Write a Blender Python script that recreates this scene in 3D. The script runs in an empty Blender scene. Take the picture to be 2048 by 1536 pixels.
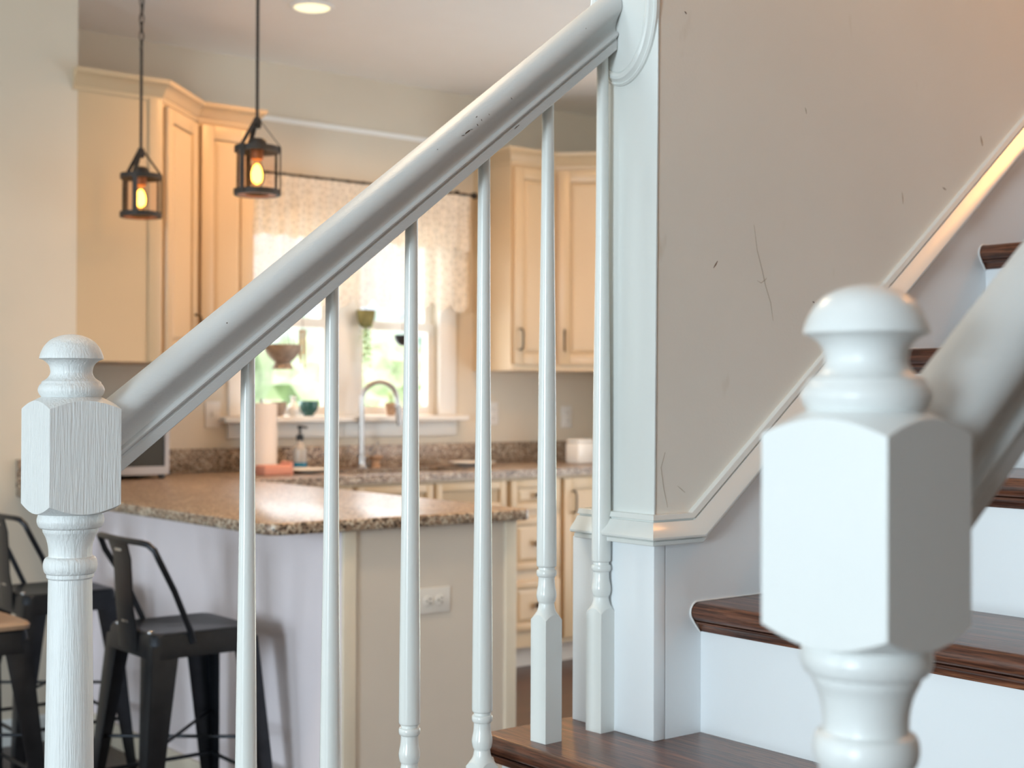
import bpy, bmesh, math, random
from mathutils import Vector, Matrix
random.seed(7)
sc = bpy.context.scene
COL = sc.collection
R = math.radians

# ------------------------------------------------------------------ camera
CAM_H = 1.2444
FPX, YAW, PIT, ROL = 2806.7, R(51.717), R(-0.5257), R(0.1906)
fw = Vector((math.cos(YAW), math.sin(YAW), 0)); rt = Vector((math.sin(YAW), -math.cos(YAW), 0)); up = Vector((0, 0, 1))
F_ = math.cos(PIT) * fw - math.sin(PIT) * up
U0 = math.cos(PIT) * up + math.sin(PIT) * fw
R_ = math.cos(ROL) * rt + math.sin(ROL) * U0
U_ = math.cos(ROL) * U0 - math.sin(ROL) * rt
cd = bpy.data.cameras.new('camera'); cam = bpy.data.objects.new('camera', cd); COL.objects.link(cam)
cam.matrix_world = Matrix(((R_.x, U_.x, -F_.x, 0), (R_.y, U_.y, -F_.y, 0), (R_.z, U_.z, -F_.z, CAM_H), (0, 0, 0, 1)))
cd.sensor_fit = 'HORIZONTAL'; cd.sensor_width = 36.0; cd.lens = FPX / 2048 * 36.0
cd.clip_start = 0.05; cd.clip_end = 300
cd.dof.use_dof = True; cd.dof.focus_distance = 1.68; cd.dof.aperture_fstop = 7.0
sc.camera = cam

# ------------------------------------------------------------------ world, lights, exposure
w = bpy.data.worlds.new('sky'); sc.world = w; w.use_nodes = True
bg = w.node_tree.nodes['Background']
bg.inputs['Color'].default_value = (0.80, 0.90, 1.0, 1); bg.inputs['Strength'].default_value = 1.45

def area(name, loc, direction, sx, sy, power, color, spread=180):
    l = bpy.data.lights.new(name, 'AREA'); l.shape = 'RECTANGLE'; l.size = sx; l.size_y = sy
    l.energy = power; l.color = color; l.spread = R(spread)
    o = bpy.data.objects.new(name, l); COL.objects.link(o); o.location = loc
    o.rotation_euler = Vector(direction).to_track_quat('-Z', 'Y').to_euler()
    return o
def point(name, loc, power, color, rad=0.03):
    l = bpy.data.lights.new(name, 'POINT'); l.energy = power; l.color = color; l.shadow_soft_size = rad
    o = bpy.data.objects.new(name, l); COL.objects.link(o); o.location = loc
    return o
CEIL_ = 2.743
DAY = (0.76, 0.91, 1.0)
WARM = (1.0, 0.53, 0.20)
area('hall_window_daylight', (-6.85, -1.3, 1.42), (1, 0.25, 0), 1.7, 2.1, 370, DAY)
area('hall_second_window_daylight', (-6.85, 3.4, 1.42), (1, -0.06, 0), 1.7, 2.1, 115, DAY)
area('kitchen_window_daylight', (3.45, 6.10, 1.70), (0, -1, 0), 1.9, 1.5, 50, (0.95, 0.98, 1.0))
area('kitchen_side_fill', (5.12, 3.2, 1.05), (-1, 0, 0), 2.3, 2.0, 34, (0.92, 0.97, 1.0))  # added fill without a known source, lifts the kitchen ceiling and rim edges
area('upper_fill', (-0.45, 0.78, 4.0), (1, 0.18, -0.62), 1.0, 1.3, 12, DAY)  # unseen fill added to lighten the far newel, rail and stair wall
area('front_fill', (-0.65, -3.9, 1.75), (0.2, 1, -0.05), 1.3, 1.6, 58, DAY)  # fill added out of view to brighten the shaded side of the far newel
area('hall_ceiling_fill', (1.3, 2.6, CEIL_ - 0.02), (0, 0, -1), 0.2, 0.2, 13, (1.0, 0.74, 0.48), 160)  # added warm fill with no fixture, for the peninsula end and left wall
point('upstairs_lamp', (3.35, 0.80, 3.1), 32, (1.0, 0.43, 0.12), 0.15)
sl_ = bpy.data.lights.new('sun', 'SUN'); sl_.energy = 5.5; sl_.angle = R(1.0); sl_.color = (1.0, 0.97, 0.9)
so_ = bpy.data.objects.new('sun', sl_); COL.objects.link(so_); so_.rotation_euler = Vector((0.05, 0.75, -0.66)).to_track_quat('-Z', 'Y').to_euler()
sc.view_settings.view_transform = 'Standard'; sc.view_settings.look = 'None'
sc.view_settings.exposure = 0.06; sc.view_settings.gamma = 1.0; sc.view_settings.use_curve_mapping = False
sc.cycles.use_denoising = True
sc.cycles.max_bounces = 8; sc.cycles.diffuse_bounces = 5; sc.cycles.transparent_max_bounces = 16
sc.cycles.sample_clamp_indirect = 6.0
sc.cycles.caustics_reflective = False; sc.cycles.caustics_refractive = False

# ------------------------------------------------------------------ materials
def new_mat(name):
    m = bpy.data.materials.new(name); m.use_nodes = True
    nt = m.node_tree; b = nt.nodes['Principled BSDF']
    return m, nt, b
def N(nt, t, **kw):
    n = nt.nodes.new(t)
    for k, v in kw.items(): setattr(n, k, v)
    return n
def coords(nt, scale=(1, 1, 1), kind='Object'):
    t = N(nt, 'ShaderNodeTexCoord'); mp = N(nt, 'ShaderNodeMapping'); mp.inputs['Scale'].default_value = scale
    nt.links.new(t.outputs[kind], mp.inputs['Vector']); return mp.outputs['Vector']
def noise(nt, vec, scale, detail=3, rough=0.5, dist=0):
    n = N(nt, 'ShaderNodeTexNoise'); n.inputs['Scale'].default_value = scale; n.inputs['Detail'].default_value = detail
    n.inputs['Roughness'].default_value = rough; n.inputs['Distortion'].default_value = dist
    nt.links.new(vec, n.inputs['Vector']); return n.outputs['Fac']
def ramp(nt, fac, stops):
    r = N(nt, 'ShaderNodeValToRGB'); els = r.color_ramp.elements
    while len(els) < len(stops): els.new(0.5)
    for e, (p, c) in zip(els, stops): e.position = p; e.color = (*c, 1) if len(c) == 3 else c
    nt.links.new(fac, r.inputs['Fac']); return r.outputs['Color']
def bump(nt, b, height, strength, distance=0.002):
    n = N(nt, 'ShaderNodeBump'); n.inputs['Strength'].default_value = strength; n.inputs['Distance'].default_value = distance
    nt.links.new(height, n.inputs['Height']); nt.links.new(n.outputs['Normal'], b.inputs['Normal'])
def simple(name, col, rough=0.5, metal=0.0, var=0.04, vscale=6.0, bmp=0.0, bscale=(60, 60, 60), coat=0.0, spec=0.5):
    m, nt, b = new_mat(name)
    v = coords(nt)
    f = noise(nt, v, vscale, 4)
    lo = tuple(max(0, c * (1 - var)) for c in col); hi = tuple(min(1, c * (1 + var)) for c in col)
    nt.links.new(ramp(nt, f, [(0.3, lo), (0.7, hi)]), b.inputs['Base Color'])
    b.inputs['Roughness'].default_value = rough; b.inputs['Metallic'].default_value = metal
    b.inputs['Coat Weight'].default_value = coat; b.inputs['Specular IOR Level'].default_value = spec
    if bmp: bump(nt, b, noise(nt, coords(nt, bscale), 1.0, 5, 0.6), bmp)
    return m
def emit(name, col, strength):
    m = bpy.data.materials.new(name); m.use_nodes = True; nt = m.node_tree; nt.nodes.clear()
    e = N(nt, 'ShaderNodeEmission'); e.inputs['Color'].default_value = (*col, 1); e.inputs['Strength'].default_value = strength
    o = N(nt, 'ShaderNodeOutputMaterial'); nt.links.new(e.outputs[0], o.inputs['Surface']); return m

M = {}
M['white'] = simple('white_paint', (0.78, 0.80, 0.795), 0.30, var=0.015, bmp=0.06, bscale=(140, 140, 140))
M['white_grain'] = simple('white_paint_grain', (0.78, 0.80, 0.795), 0.30, var=0.015, bmp=0.85, bscale=(420, 420, 22))
M['white_gloss'] = simple('white_gloss_paint', (0.78, 0.80, 0.775), 0.20, var=0.015, bmp=0.05, bscale=(90, 90, 30))
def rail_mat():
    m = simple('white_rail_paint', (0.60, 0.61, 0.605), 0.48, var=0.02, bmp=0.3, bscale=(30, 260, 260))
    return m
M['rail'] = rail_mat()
def wall_mat(name, col, scuff):
    m, nt, b = new_mat(name)
    v = coords(nt)
    f = noise(nt, v, 2.2, 4)
    base = ramp(nt, f, [(0.3, tuple(c * 0.97 for c in col)), (0.7, tuple(c * 1.03 for c in col))])
    if scuff:
        s = noise(nt, coords(nt, (7, 7, 2.6)), 3.2, 2, 0.5, 0.3)
        mask = ramp(nt, s, [(0.70, (0, 0, 0)), (0.80, (0.28, 0.28, 0.28))])
        mx = N(nt, 'ShaderNodeMix', data_type='RGBA'); nt.links.new(mask, mx.inputs[0]); nt.links.new(base, mx.inputs[6])
        mx.inputs[7].default_value = (col[0] * 0.62, col[1] * 0.55, col[2] * 0.42, 1); base = mx.outputs[2]
    nt.links.new(base, b.inputs['Base Color']); b.inputs['Roughness'].default_value = 0.6
    bump(nt, b, noise(nt, coords(nt, (220, 220, 220)), 1.0, 3), 0.10)
    return m
M['wall'] = wall_mat('stair_wall_paint', (0.85, 0.825, 0.755), True)
M['wall_kitchen'] = wall_mat('kitchen_wall_paint', (0.68, 0.60, 0.49), False)
M['wall_hall'] = wall_mat('hall_wall_paint', (0.72, 0.71, 0.68), False)
M['ceiling'] = simple('ceiling_paint', (0.90, 0.89, 0.87), 0.7, var=0.01)
M['cabinet'] = simple('cream_cabinet_paint', (0.58, 0.435, 0.275), 0.38, var=0.03, vscale=3)
M['cabinet_glaze'] = simple('cabinet_glaze', (0.42, 0.30, 0.17), 0.5, var=0.05)
M['island'] = simple('island_panel_paint', (0.70, 0.63, 0.56), 0.5, var=0.02)
M['island_daylit'] = simple('island_paint_daylit', (0.90, 0.82, 0.86), 0.40, var=0.02)  # island paint again, paler and cooler to stand in for hall daylight
M['island_trim'] = simple('island_trim_paint', (0.76, 0.68, 0.56), 0.5, var=0.02)
M['metal_black'] = simple('gunmetal', (0.030, 0.033, 0.040), 0.34, metal=0.75, var=0.15, vscale=20)
M['metal_bright'] = simple('bright_rivet', (0.55, 0.56, 0.58), 0.25, metal=1.0)
M['iron'] = simple('dark_bronze', (0.035, 0.027, 0.022), 0.6, metal=0.2, var=0.2, vscale=40)
M['copper'] = simple('copper_inside', (0.55, 0.17, 0.05), 0.55)
M['steel'] = simple('brushed_steel', (0.50, 0.48, 0.47), 0.28, metal=1.0, var=0.05)
M['pull'] = simple('dark_pull', (0.06, 0.045, 0.035), 0.4, metal=0.7)
M['black_plastic'] = simple('black_plastic', (0.015, 0.015, 0.017), 0.35)
M['dark_glass'] = simple('dark_glass', (0.03, 0.028, 0.026), 0.08, var=0.0)
M['silver'] = simple('silver_plastic', (0.42, 0.41, 0.43), 0.35, metal=0.2)
M['paper'] = simple('paper_towel', (0.82, 0.73, 0.66), 0.9, var=0.02, bmp=0.2)
M['salmon'] = simple('salmon_sponge', (0.66, 0.30, 0.22), 0.8)
M['china'] = simple('white_china', (0.85, 0.85, 0.83), 0.2, var=0.01)
M['teal'] = simple('teal_glaze', (0.03, 0.11, 0.10), 0.25)
M['terracotta'] = simple('terracotta', (0.50, 0.30, 0.18), 0.7)
M['stoneware'] = simple('stoneware', (0.36, 0.29, 0.24), 0.8, var=0.25, vscale=40)
M['moss'] = simple('moss_pot', (0.24, 0.22, 0.09), 0.9, var=0.3, vscale=40)
M['leaf'] = simple('leaf_green', (0.30, 0.42, 0.10), 0.6, var=0.3, vscale=20)
M['yellow'] = simple('yellow_petal', (0.85, 0.65, 0.10), 0.6)
M['blue_soap'] = simple('blue_soap', (0.01, 0.17, 0.30), 0.2)
M['clear_plastic'] = simple('clear_plastic', (0.42, 0.40, 0.37), 0.2)
M['plate'] = simple('outlet_plastic', (0.78, 0.74, 0.70), 0.35)
M['slot'] = simple('outlet_slot', (0.10, 0.085, 0.075), 0.6)
M['wood_seat'] = simple('wood_seat', (0.34, 0.24, 0.17), 0.35, var=0.2, vscale=18)
M['blocker'] = simple('blocker_wood', (0.26, 0.19, 0.14), 0.5, var=0.15)  # dark wood of the added box that shades the near newel
M['white_cool_lit'] = simple('white_paint_cool_lit', (0.84, 0.875, 0.90), 0.32, var=0.012, bmp=0.06, bscale=(140, 140, 140))  # the white paint made lighter and bluer in place of stronger cool daylight
M['caulk'] = simple('paint_caulk', (0.80, 0.79, 0.77), 0.5)
M['scuff'] = simple('scuff_brown', (0.44, 0.37, 0.28), 0.8)
M['scuff_dark'] = simple('scuff_dark', (0.22, 0.16, 0.12), 0.8)
M['chip'] = simple('bare_wood_chip', (0.09, 0.065, 0.05), 0.8)
M['bulb'] = emit('bulb_glow', (1.0, 0.58, 0.10), 9)
M['downlight'] = emit('downlight_glow', (1.0, 0.85, 0.50), 1.6)

def wood(name, dark, mid, light, grain=(75, 3.5, 75), rough=0.38, coat=0.4):
    m, nt, b = new_mat(name)
    v = coords(nt, grain)
    f = noise(nt, v, 1.0, 6, 0.62, 0.6)
    f2 = noise(nt, coords(nt, tuple(g * 5 for g in grain)), 1.0, 3, 0.6)
    c1 = ramp(nt, f, [(0.30, dark), (0.52, mid), (0.72, light)])
    mx = N(nt, 'ShaderNodeMix', data_type='RGBA', blend_type='MULTIPLY'); mx.inputs[0].default_value = 0.75
    nt.links.new(c1, mx.inputs[6]); nt.links.new(ramp(nt, f2, [(0.40, (0.22, 0.20, 0.19)), (0.56, (1.1, 1.1, 1.1))]), mx.inputs[7])
    nt.links.new(mx.outputs[2], b.inputs['Base Color'])
    b.inputs['Roughness'].default_value = rough; b.inputs['Coat Weight'].default_value = coat; b.inputs['Coat Roughness'].default_value = 0.22
    bump(nt, b, f2, 0.25)
    return m
M['tread'] = wood('dark_stained_oak', (0.045, 0.014, 0.008), (0.135, 0.047, 0.024), (0.30, 0.12, 0.055))
def floor_mat():
    m, nt, b = new_mat('dark_floor_planks')
    v = coords(nt, (1, 1, 1))
    br = N(nt, 'ShaderNodeTexBrick'); br.inputs['Scale'].default_value = 1.0
    br.inputs['Brick Width'].default_value = 1.2; br.inputs['Row Height'].default_value = 0.083; br.inputs['Mortar Size'].default_value = 0.0015
    br.inputs['Color1'].default_value = (0.075, 0.036, 0.022, 1); br.inputs['Color2'].default_value = (0.055, 0.028, 0.018, 1); br.inputs['Mortar'].default_value = (0.015, 0.008, 0.006, 1)
    nt.links.new(v, br.inputs['Vector'])
    f = noise(nt, coords(nt, (3, 50, 1)), 1.0, 5)
    mx = N(nt, 'ShaderNodeMix', data_type='RGBA', blend_type='MULTIPLY'); mx.inputs[0].default_value = 0.6
    nt.links.new(br.outputs['Color'], mx.inputs[6]); nt.links.new(ramp(nt, f, [(0.3, (0.5, 0.5, 0.5)), (0.7, (1.2, 1.2, 1.2))]), mx.inputs[7])
    nt.links.new(mx.outputs[2], b.inputs['Base Color']); b.inputs['Roughness'].default_value = 0.35
    return m
M['floor'] = floor_mat()
def granite():
    m, nt, b = new_mat('brown_granite')
    v = coords(nt)
    vo = N(nt, 'ShaderNodeTexVoronoi'); vo.inputs['Scale'].default_value = 165; nt.links.new(v, vo.inputs['Vector'])
    sep = N(nt, 'ShaderNodeSeparateColor'); nt.links.new(vo.outputs['Color'], sep.inputs[0])
    c1 = ramp(nt, sep.outputs[0], [(0.0, (0.03, 0.022, 0.018)), (0.18, (0.07, 0.045, 0.032)), (0.28, (0.22, 0.15, 0.105)), (0.55, (0.33, 0.235, 0.17)), (0.74, (0.43, 0.345, 0.265)), (0.92, (0.60, 0.54, 0.45))])
    f = noise(nt, v, 14, 4)
    mx = N(nt, 'ShaderNodeMix', data_type='RGBA', blend_type='MULTIPLY'); mx.inputs[0].default_value = 0.4
    nt.links.new(c1, mx.inputs[6]); nt.links.new(ramp(nt, f, [(0.35, (0.6, 0.52, 0.45)), (0.65, (1.15, 1.1, 1.05))]), mx.inputs[7])
    nt.links.new(mx.outputs[2], b.inputs['Base Color']); b.inputs['Roughness'].default_value = 0.32; b.inputs['Specular IOR Level'].default_value = 0.5
    return m
M['granite'] = granite()
def glass(name, tint=(1, 1, 1), gloss=0.10):
    m = bpy.data.materials.new(name); m.use_nodes = True; nt = m.node_tree; nt.nodes.clear()
    t = N(nt, 'ShaderNodeBsdfTransparent'); t.inputs['Color'].default_value = (*tint, 1)
    g = N(nt, 'ShaderNodeBsdfGlossy'); g.inputs['Roughness'].default_value = 0.03
    lw = N(nt, 'ShaderNodeLayerWeight'); lw.inputs['Blend'].default_value = gloss
    mx = N(nt, 'ShaderNodeMixShader'); nt.links.new(lw.outputs['Fresnel'], mx.inputs[0]); nt.links.new(t.outputs[0], mx.inputs[1]); nt.links.new(g.outputs[0], mx.inputs[2])
    o = N(nt, 'ShaderNodeOutputMaterial'); nt.links.new(mx.outputs[0], o.inputs['Surface']); return m
M['pane'] = glass('window_glass')
M['lamp_glass'] = glass('lamp_glass', (1.0, 0.93, 0.89), 0.12)
M['amber_glass'] = glass('amber_bulb_glass', (1.0, 0.88, 0.70), 0.15)
def lace():
    m = bpy.data.materials.new('lace'); m.use_nodes = True; nt = m.node_tree; nt.nodes.clear()
    v = coords(nt)
    vo = N(nt, 'ShaderNodeTexVoronoi', feature='DISTANCE_TO_EDGE'); vo.inputs['Scale'].default_value = 34; vo.inputs['Randomness'].default_value = 0.85
    nt.links.new(v, vo.inputs['Vector'])
    f = noise(nt, v, 160, 2)
    a = ramp(nt, vo.outputs['Distance'], [(0.0, (0.66,) * 3), (0.08, (0.63,) * 3), (0.16, (0.48,) * 3), (0.45, (0.51,) * 3)])
    mm = N(nt, 'ShaderNodeMath', operation='MULTIPLY_ADD'); nt.links.new(f, mm.inputs[0]); mm.inputs[1].default_value = 0.25; nt.links.new(a, mm.inputs[2])
    d = N(nt, 'ShaderNodeBsdfDiffuse'); d.inputs['Color'].default_value = (0.86, 0.80, 0.71, 1)
    tl = N(nt, 'ShaderNodeBsdfTranslucent'); tl.inputs['Color'].default_value = (0.80, 0.74, 0.66, 1)
    m1 = N(nt, 'ShaderNodeMixShader'); m1.inputs[0].default_value = 0.14; nt.links.new(d.outputs[0], m1.inputs[1]); nt.links.new(tl.outputs[0], m1.inputs[2])
    t = N(nt, 'ShaderNodeBsdfTransparent')
    m2 = N(nt, 'ShaderNodeMixShader'); nt.links.new(mm.outputs[0], m2.inputs[0]); nt.links.new(t.outputs[0], m2.inputs[1]); nt.links.new(m1.outputs[0], m2.inputs[2])
    o = N(nt, 'ShaderNodeOutputMaterial'); nt.links.new(m2.outputs[0], o.inputs['Surface']); return m
M['lace'] = lace()
M['grass'] = simple('lawn', (0.30, 0.42, 0.16), 0.9, var=0.3, vscale=2)
M['tree'] = simple('tree_crown', (0.48, 0.56, 0.36), 0.8, var=0.35, vscale=3)
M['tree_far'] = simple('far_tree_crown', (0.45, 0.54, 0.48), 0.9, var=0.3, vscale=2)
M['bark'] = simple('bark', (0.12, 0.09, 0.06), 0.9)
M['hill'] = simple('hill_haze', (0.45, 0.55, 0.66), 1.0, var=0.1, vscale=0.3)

# ------------------------------------------------------------------ mesh helpers
class MB:
    def __init__(s): s.v = []; s.f = []
    def add(s, vs, fs):
        o = len(s.v); s.v += [tuple(p) for p in vs]; s.f += [tuple(i + o for i in f) for f in fs]; return s
    def box(s, a, b):
        x0, y0, z0 = a; x1, y1, z1 = b
        return s.add([(x0, y0, z0), (x1, y0, z0), (x1, y1, z0), (x0, y1, z0), (x0, y0, z1), (x1, y0, z1), (x1, y1, z1), (x0, y1, z1)],
                     [(0, 3, 2, 1), (4, 5, 6, 7), (0, 1, 5, 4), (1, 2, 6, 5), (2, 3, 7, 6), (3, 0, 4, 7)])
    def hexa(s, bottom, top):
        return s.add(list(bottom) + list(top), [(3, 2, 1, 0), (4, 5, 6, 7), (0, 1, 5, 4), (1, 2, 6, 5), (2, 3, 7, 6), (3, 0, 4, 7)])
    def prism(s, poly, axis, t0, t1):
        """poly: 2D points; axis 'z': (x,y), 'y': (x,z), 'x': (y,z)"""
        def P(p, t): return (p[0], p[1], t) if axis == 'z' else ((p[0], t, p[1]) if axis == 'y' else (t, p[0], p[1]))
        n = len(poly)
        vs = [P(p, t0) for p in poly] + [P(p, t1) for p in poly]
        return s.add(vs, [tuple(range(n))[::-1], tuple(range(n, 2 * n))] + [(i, (i + 1) % n, n + (i + 1) % n, n + i) for i in range(n)])
    def lathe(s, prof, cx=0, cy=0, n=40, cap=True):
        m = len(prof); vs = []
        for r, z in prof:
            for k in range(n):
                a = 2 * math.pi * k / n; vs.append((cx + r * math.cos(a), cy + r * math.sin(a), z))
        fs = [(i * n + k, i * n + (k + 1) % n, (i + 1) * n + (k + 1) % n, (i + 1) * n + k) for i in range(m - 1) for k in range(n)]
        if cap: fs += [tuple(range(n))[::-1], tuple(range((m - 1) * n, m * n))]
        return s.add(vs, fs)
    def rings(s, rings, closed=True, cap=True):
        n = len(rings[0]); vs = [p for r in rings for p in r]; fs = []
        for i in range(len(rings) - 1):
            for k in range(n if closed else n - 1):
                fs.append((i * n + k, i * n + (k + 1) % n, (i + 1) * n + (k + 1) % n, (i + 1) * n + k))
        if cap and closed: fs += [tuple(range(n))[::-1], tuple(range((len(rings) - 1) * n, len(rings) * n))]
        return s.add(vs, fs)
    def tube(s, pts, r, n=10, taper=None):
        pts = [Vector(p) for p in pts]; rings = []; prev = None
        for i, p in enumerate(pts):
            t = (pts[min(i + 1, len(pts) - 1)] - pts[max(i - 1, 0)]).normalized()
            if prev is None:
                a = Vector((0, 0, 1)) if abs(t.z) < 0.9 else Vector((1, 0, 0)); u = t.cross(a).normalized()
            else: u = (prev - prev.dot(t) * t).normalized()
            prev = u; v = t.cross(u); rr = r if taper is None else r * taper[i]
            rings.append([p + rr * (math.cos(2 * math.pi * k / n) * u + math.sin(2 * math.pi * k / n) * v) for k in range(n)])
        return s.rings(rings)
    def bar(s, a, b, wv, tv):
        """flat bar from a to b; wv, tv half-extent vectors"""
        a, b, wv, tv = Vector(a), Vector(b), Vector(wv), Vector(tv)
        return s.hexa([a - wv - tv, a + wv - tv, a + wv + tv, a - wv + tv], [b - wv - tv, b + wv - tv, b + wv + tv, b - wv + tv])
    def build(s, name, mat, parent=None, bevel=0.0, seg=2, smooth=None, loc=None):
        me = bpy.data.meshes.new(name); me.from_pydata(s.v, [], s.f)
        bm = bmesh.new(); bm.from_mesh(me)
        bmesh.ops.recalc_face_normals(bm, faces=bm.faces)
        if bevel:
            es = [e for e in bm.edges if len(e.link_faces) == 2 and e.calc_face_angle() > 0.5]
            bmesh.ops.bevel(bm, geom=es, offset=bevel, segments=seg, profile=0.5, affect='EDGES', clamp_overlap=True)
        bm.to_mesh(me); bm.free()
        if smooth is not None or bevel:
            for p in me.polygons: p.use_smooth = True
            me.set_sharp_from_angle(angle=R(smooth if smooth is not None else 35))
        me.materials.append(mat)
        o = bpy.data.objects.new(name, me); COL.objects.link(o)
        if parent: o.parent = parent
        if loc: o.location = loc
        return o
def tag(o, label, cat, group=None, kind=None):
    o['label'] = label; o['category'] = cat
    if group: o['group'] = group
    if kind: o['kind'] = kind
    return o
def struct(o, label=None, cat=None):
    o['kind'] = 'structure'
    if label: o['label'] = label; o['category'] = cat
    return o
def empty(name, label, cat, loc=(0, 0, 0), rz=0, group=None, kind=None):
    o = bpy.data.objects.new(name, None); COL.objects.link(o); o.location = loc; o.rotation_euler = (0, 0, rz)
    o.empty_display_size = 0.1
    return tag(o, label, cat, group, kind)

# ------------------------------------------------------------------ key dimensions (metres)
RISE, RUN = 0.1897, 0.2403
Z1 = 0.7574
def tz(k): return Z1 + (k - 1) * RISE            # top of tread k
def rx(k): return 1.4858 + (k - 2) * RUN         # face of riser k
YW = 1.44          # hall side of the stair wall
XE = 1.3925        # end face of the stair wall
YB = 1.533         # line of the far balustrade
YK = 5.61          # kitchen window wall
CEIL = 2.743

# ------------------------------------------------------------------ setting
struct(MB().box((-7.1, -4.1, -0.12), (5.2, 5.75, 0)).build('floor', M['floor']), 'dark wooden plank floor of the hall and kitchen', 'floor')
c = MB()
c.box((-7.1, 1.56, CEIL), (5.2, 5.75, CEIL + 0.2)); c.box((-7.1, -4.1, CEIL), (-0.6, 1.56, CEIL + 0.2)); c.box((-0.6, -4.1, CEIL), (5.2, 0.2, CEIL + 0.2))
c.box((-0.75, 0.0, 5.2), (5.2, 1.6, 5.35))
struct(c.build('ceiling', M['ceiling']), 'pale plaster ceiling above the kitchen', 'ceiling')
# window wall with opening
WX0, WX1, WZ0, WZ1 = 2.93, 3.97, 1.155, 2.02
b = MB()
b.box((1.93, YK, 0), (WX0, YK + 0.14, CEIL)); b.box((WX1, YK, 0), (5.2, YK + 0.14, CEIL)); b.box((WX0, YK, 0), (WX1, YK + 0.14, WZ0)); b.box((WX0, YK, WZ1), (WX1, YK + 0.14, CEIL))
struct(b.build('wall_back', M['wall_kitchen']), 'tan kitchen wall around the window', 'wall')
struct(MB().box((-7.1, 5.03, 0), (1.933, 5.75, CEIL)).build('wall_left', M['wall_kitchen']), 'plain tan wall at the left behind the bar stools', 'wall')
struct(MB().box((5.06, 1.56, 0), (5.2, 2.0, CEIL)).box((5.06, 4.4, 0), (5.2, YK, CEIL)).box((5.06, 2.0, 2.1), (5.2, 4.4, CEIL)).build('wall_kitchen_right', M['wall_kitchen']), 'tan side wall at the far right of the kitchen', 'wall')
b = MB()
lean = 0.0080
b.hexa([(XE + 0.003, YW, Z1), (5.06, YW, Z1), (5.06, 1.552, Z1), (XE + 0.003, 1.552, Z1)],
       [(XE + 0.003 + lean * 4.4, YW, 5.2), (5.06, YW, 5.2), (5.06, 1.552, 5.2), (XE + 0.003 + lean * 4.4, 1.552, 5.2)])
struct(b.build('wall_right', M['wall']), 'beige scuffed wall beside the stairs', 'wall')
b = MB()
b.box((-7.14, -4.0, 0), (-7.0, -2.15, CEIL)); b.box((-7.14, -0.45, 0.37), (-7.0, 2.55, 2.47)); b.box((-7.14, 4.25, 0), (-7.0, 5.03, CEIL)); b.box((-7.14, -2.15, 0), (-7.0, 4.25, 0.37)); b.box((-7.14, -2.15, 2.47), (-7.0, 4.25, CEIL))
struct(b.build('wall_hall_window', M['wall_hall']), 'hall wall with two large windows', 'wall')
struct(MB().box((-7.0, -4.14, 0), (-1.35, -4.0, CEIL)).box((0.05, -4.14, 0), (5.2, -4.0, CEIL)).box((-1.35, -4.14, 2.3), (0.05, -4.0, CEIL)).build('wall_front', M['wall_hall']), 'front hall wall behind the stairs', 'wall')
b = MB()
b.box((5.06, -4.0, 0), (5.2, 1.56, 5.2)); b.box((-0.6, 0.06, CEIL + 0.2), (5.06, 0.2, 5.2)); b.box((-0.74, 0.06, CEIL + 0.2), (-0.6, 1.56, 5.2)); b.box((-0.6, 1.56, CEIL + 0.2), (1.5, 1.7, 5.2))
struct(b.build('wall_stairwell', M['wall']), 'upper walls of the stairwell', 'wall')
struct(MB().prism([(5.03, 0), (5.03, 0.088), (5.022, 0.095), (5.016, 0.082), (5.016, 0)], 'x', -7.0, 1.97).build('baseboard_left', M['white']), 'white baseboard along the left wall', 'baseboard')

# wall end trim: casing board, lower block, cap moulding, skirtboards
def lx(z): return XE + lean * max(0, z - 1.05)
b = MB()
b.hexa([(lx(1.07), YW - 0.0015, 1.07), (lx(1.07) + 0.0035, YW - 0.0015, 1.07), (lx(1.07) + 0.0035, 1.556, 1.07), (lx(1.07), 1.556, 1.07)],
       [(lx(5.2), YW - 0.0015, 5.2), (lx(5.2) + 0.0035, YW - 0.0015, 5.2), (lx(5.2) + 0.0035, 1.556, 5.2), (lx(5.2), 1.556, 5.2)])
tr = struct(b.build('trim_1', M['white_gloss'], bevel=0.0008), 'white casing board on the end of the stair wall', 'trim')
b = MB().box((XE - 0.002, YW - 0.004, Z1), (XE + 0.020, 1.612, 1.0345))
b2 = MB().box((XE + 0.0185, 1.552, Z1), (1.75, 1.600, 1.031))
low = struct(b.build('trim_2', M['white_cool_lit'], bevel=0.0012), 'white lower end board standing on the first visible tread', 'trim')
b2.build('back_board', M['white'], low, bevel=0.002)
MB().box((XE + 0.0190, YW - 0.0032, Z1 + 0.0), (XE + 0.0202, YW + 0.002, 1.0335)).build('seam', M['stoneware'], low)
# sloped skirtboard on the wall
m_ = RISE / RUN
x0r, z0r = 1.477, 1.035
def capz(x, h): return z0r + (x - x0r) * m_ + h * math.sqrt(1 + m_ * m_)
x_lo = XE + 0.0212
sk = struct(MB().prism([(x_lo, Z1), (4.2, Z1), (4.2, capz(4.2, 0.004)), (x0r, z0r + 0.002), (x_lo, z0r + 0.002)], 'y', YW - 0.0035, YW + 0.004).build('trim_3', M['white_cool_lit']), 'white skirtboard climbing the wall beside the treads', 'trim')
prof = [(0.0430, 0.0), (0.0430, 0.0070), (0.0424, 0.0085), (0.0358, 0.0115), (0.0350, 0.0105), (0.0347, 0.0070), (0.0328, 0.0070), (0.0324, 0.0110), (0.0250, 0.0165), (0.0160, 0.0245), (0.0125, 0.0265), (0.0098, 0.0262), (0.0084, 0.0235), (0.0080, 0.0150), (0.0066, 0.0145), (0.0062, 0.0175), (0.0010, 0.0175), (0.0, 0.0165), (0.0, 0.0)]
rg = []
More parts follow.
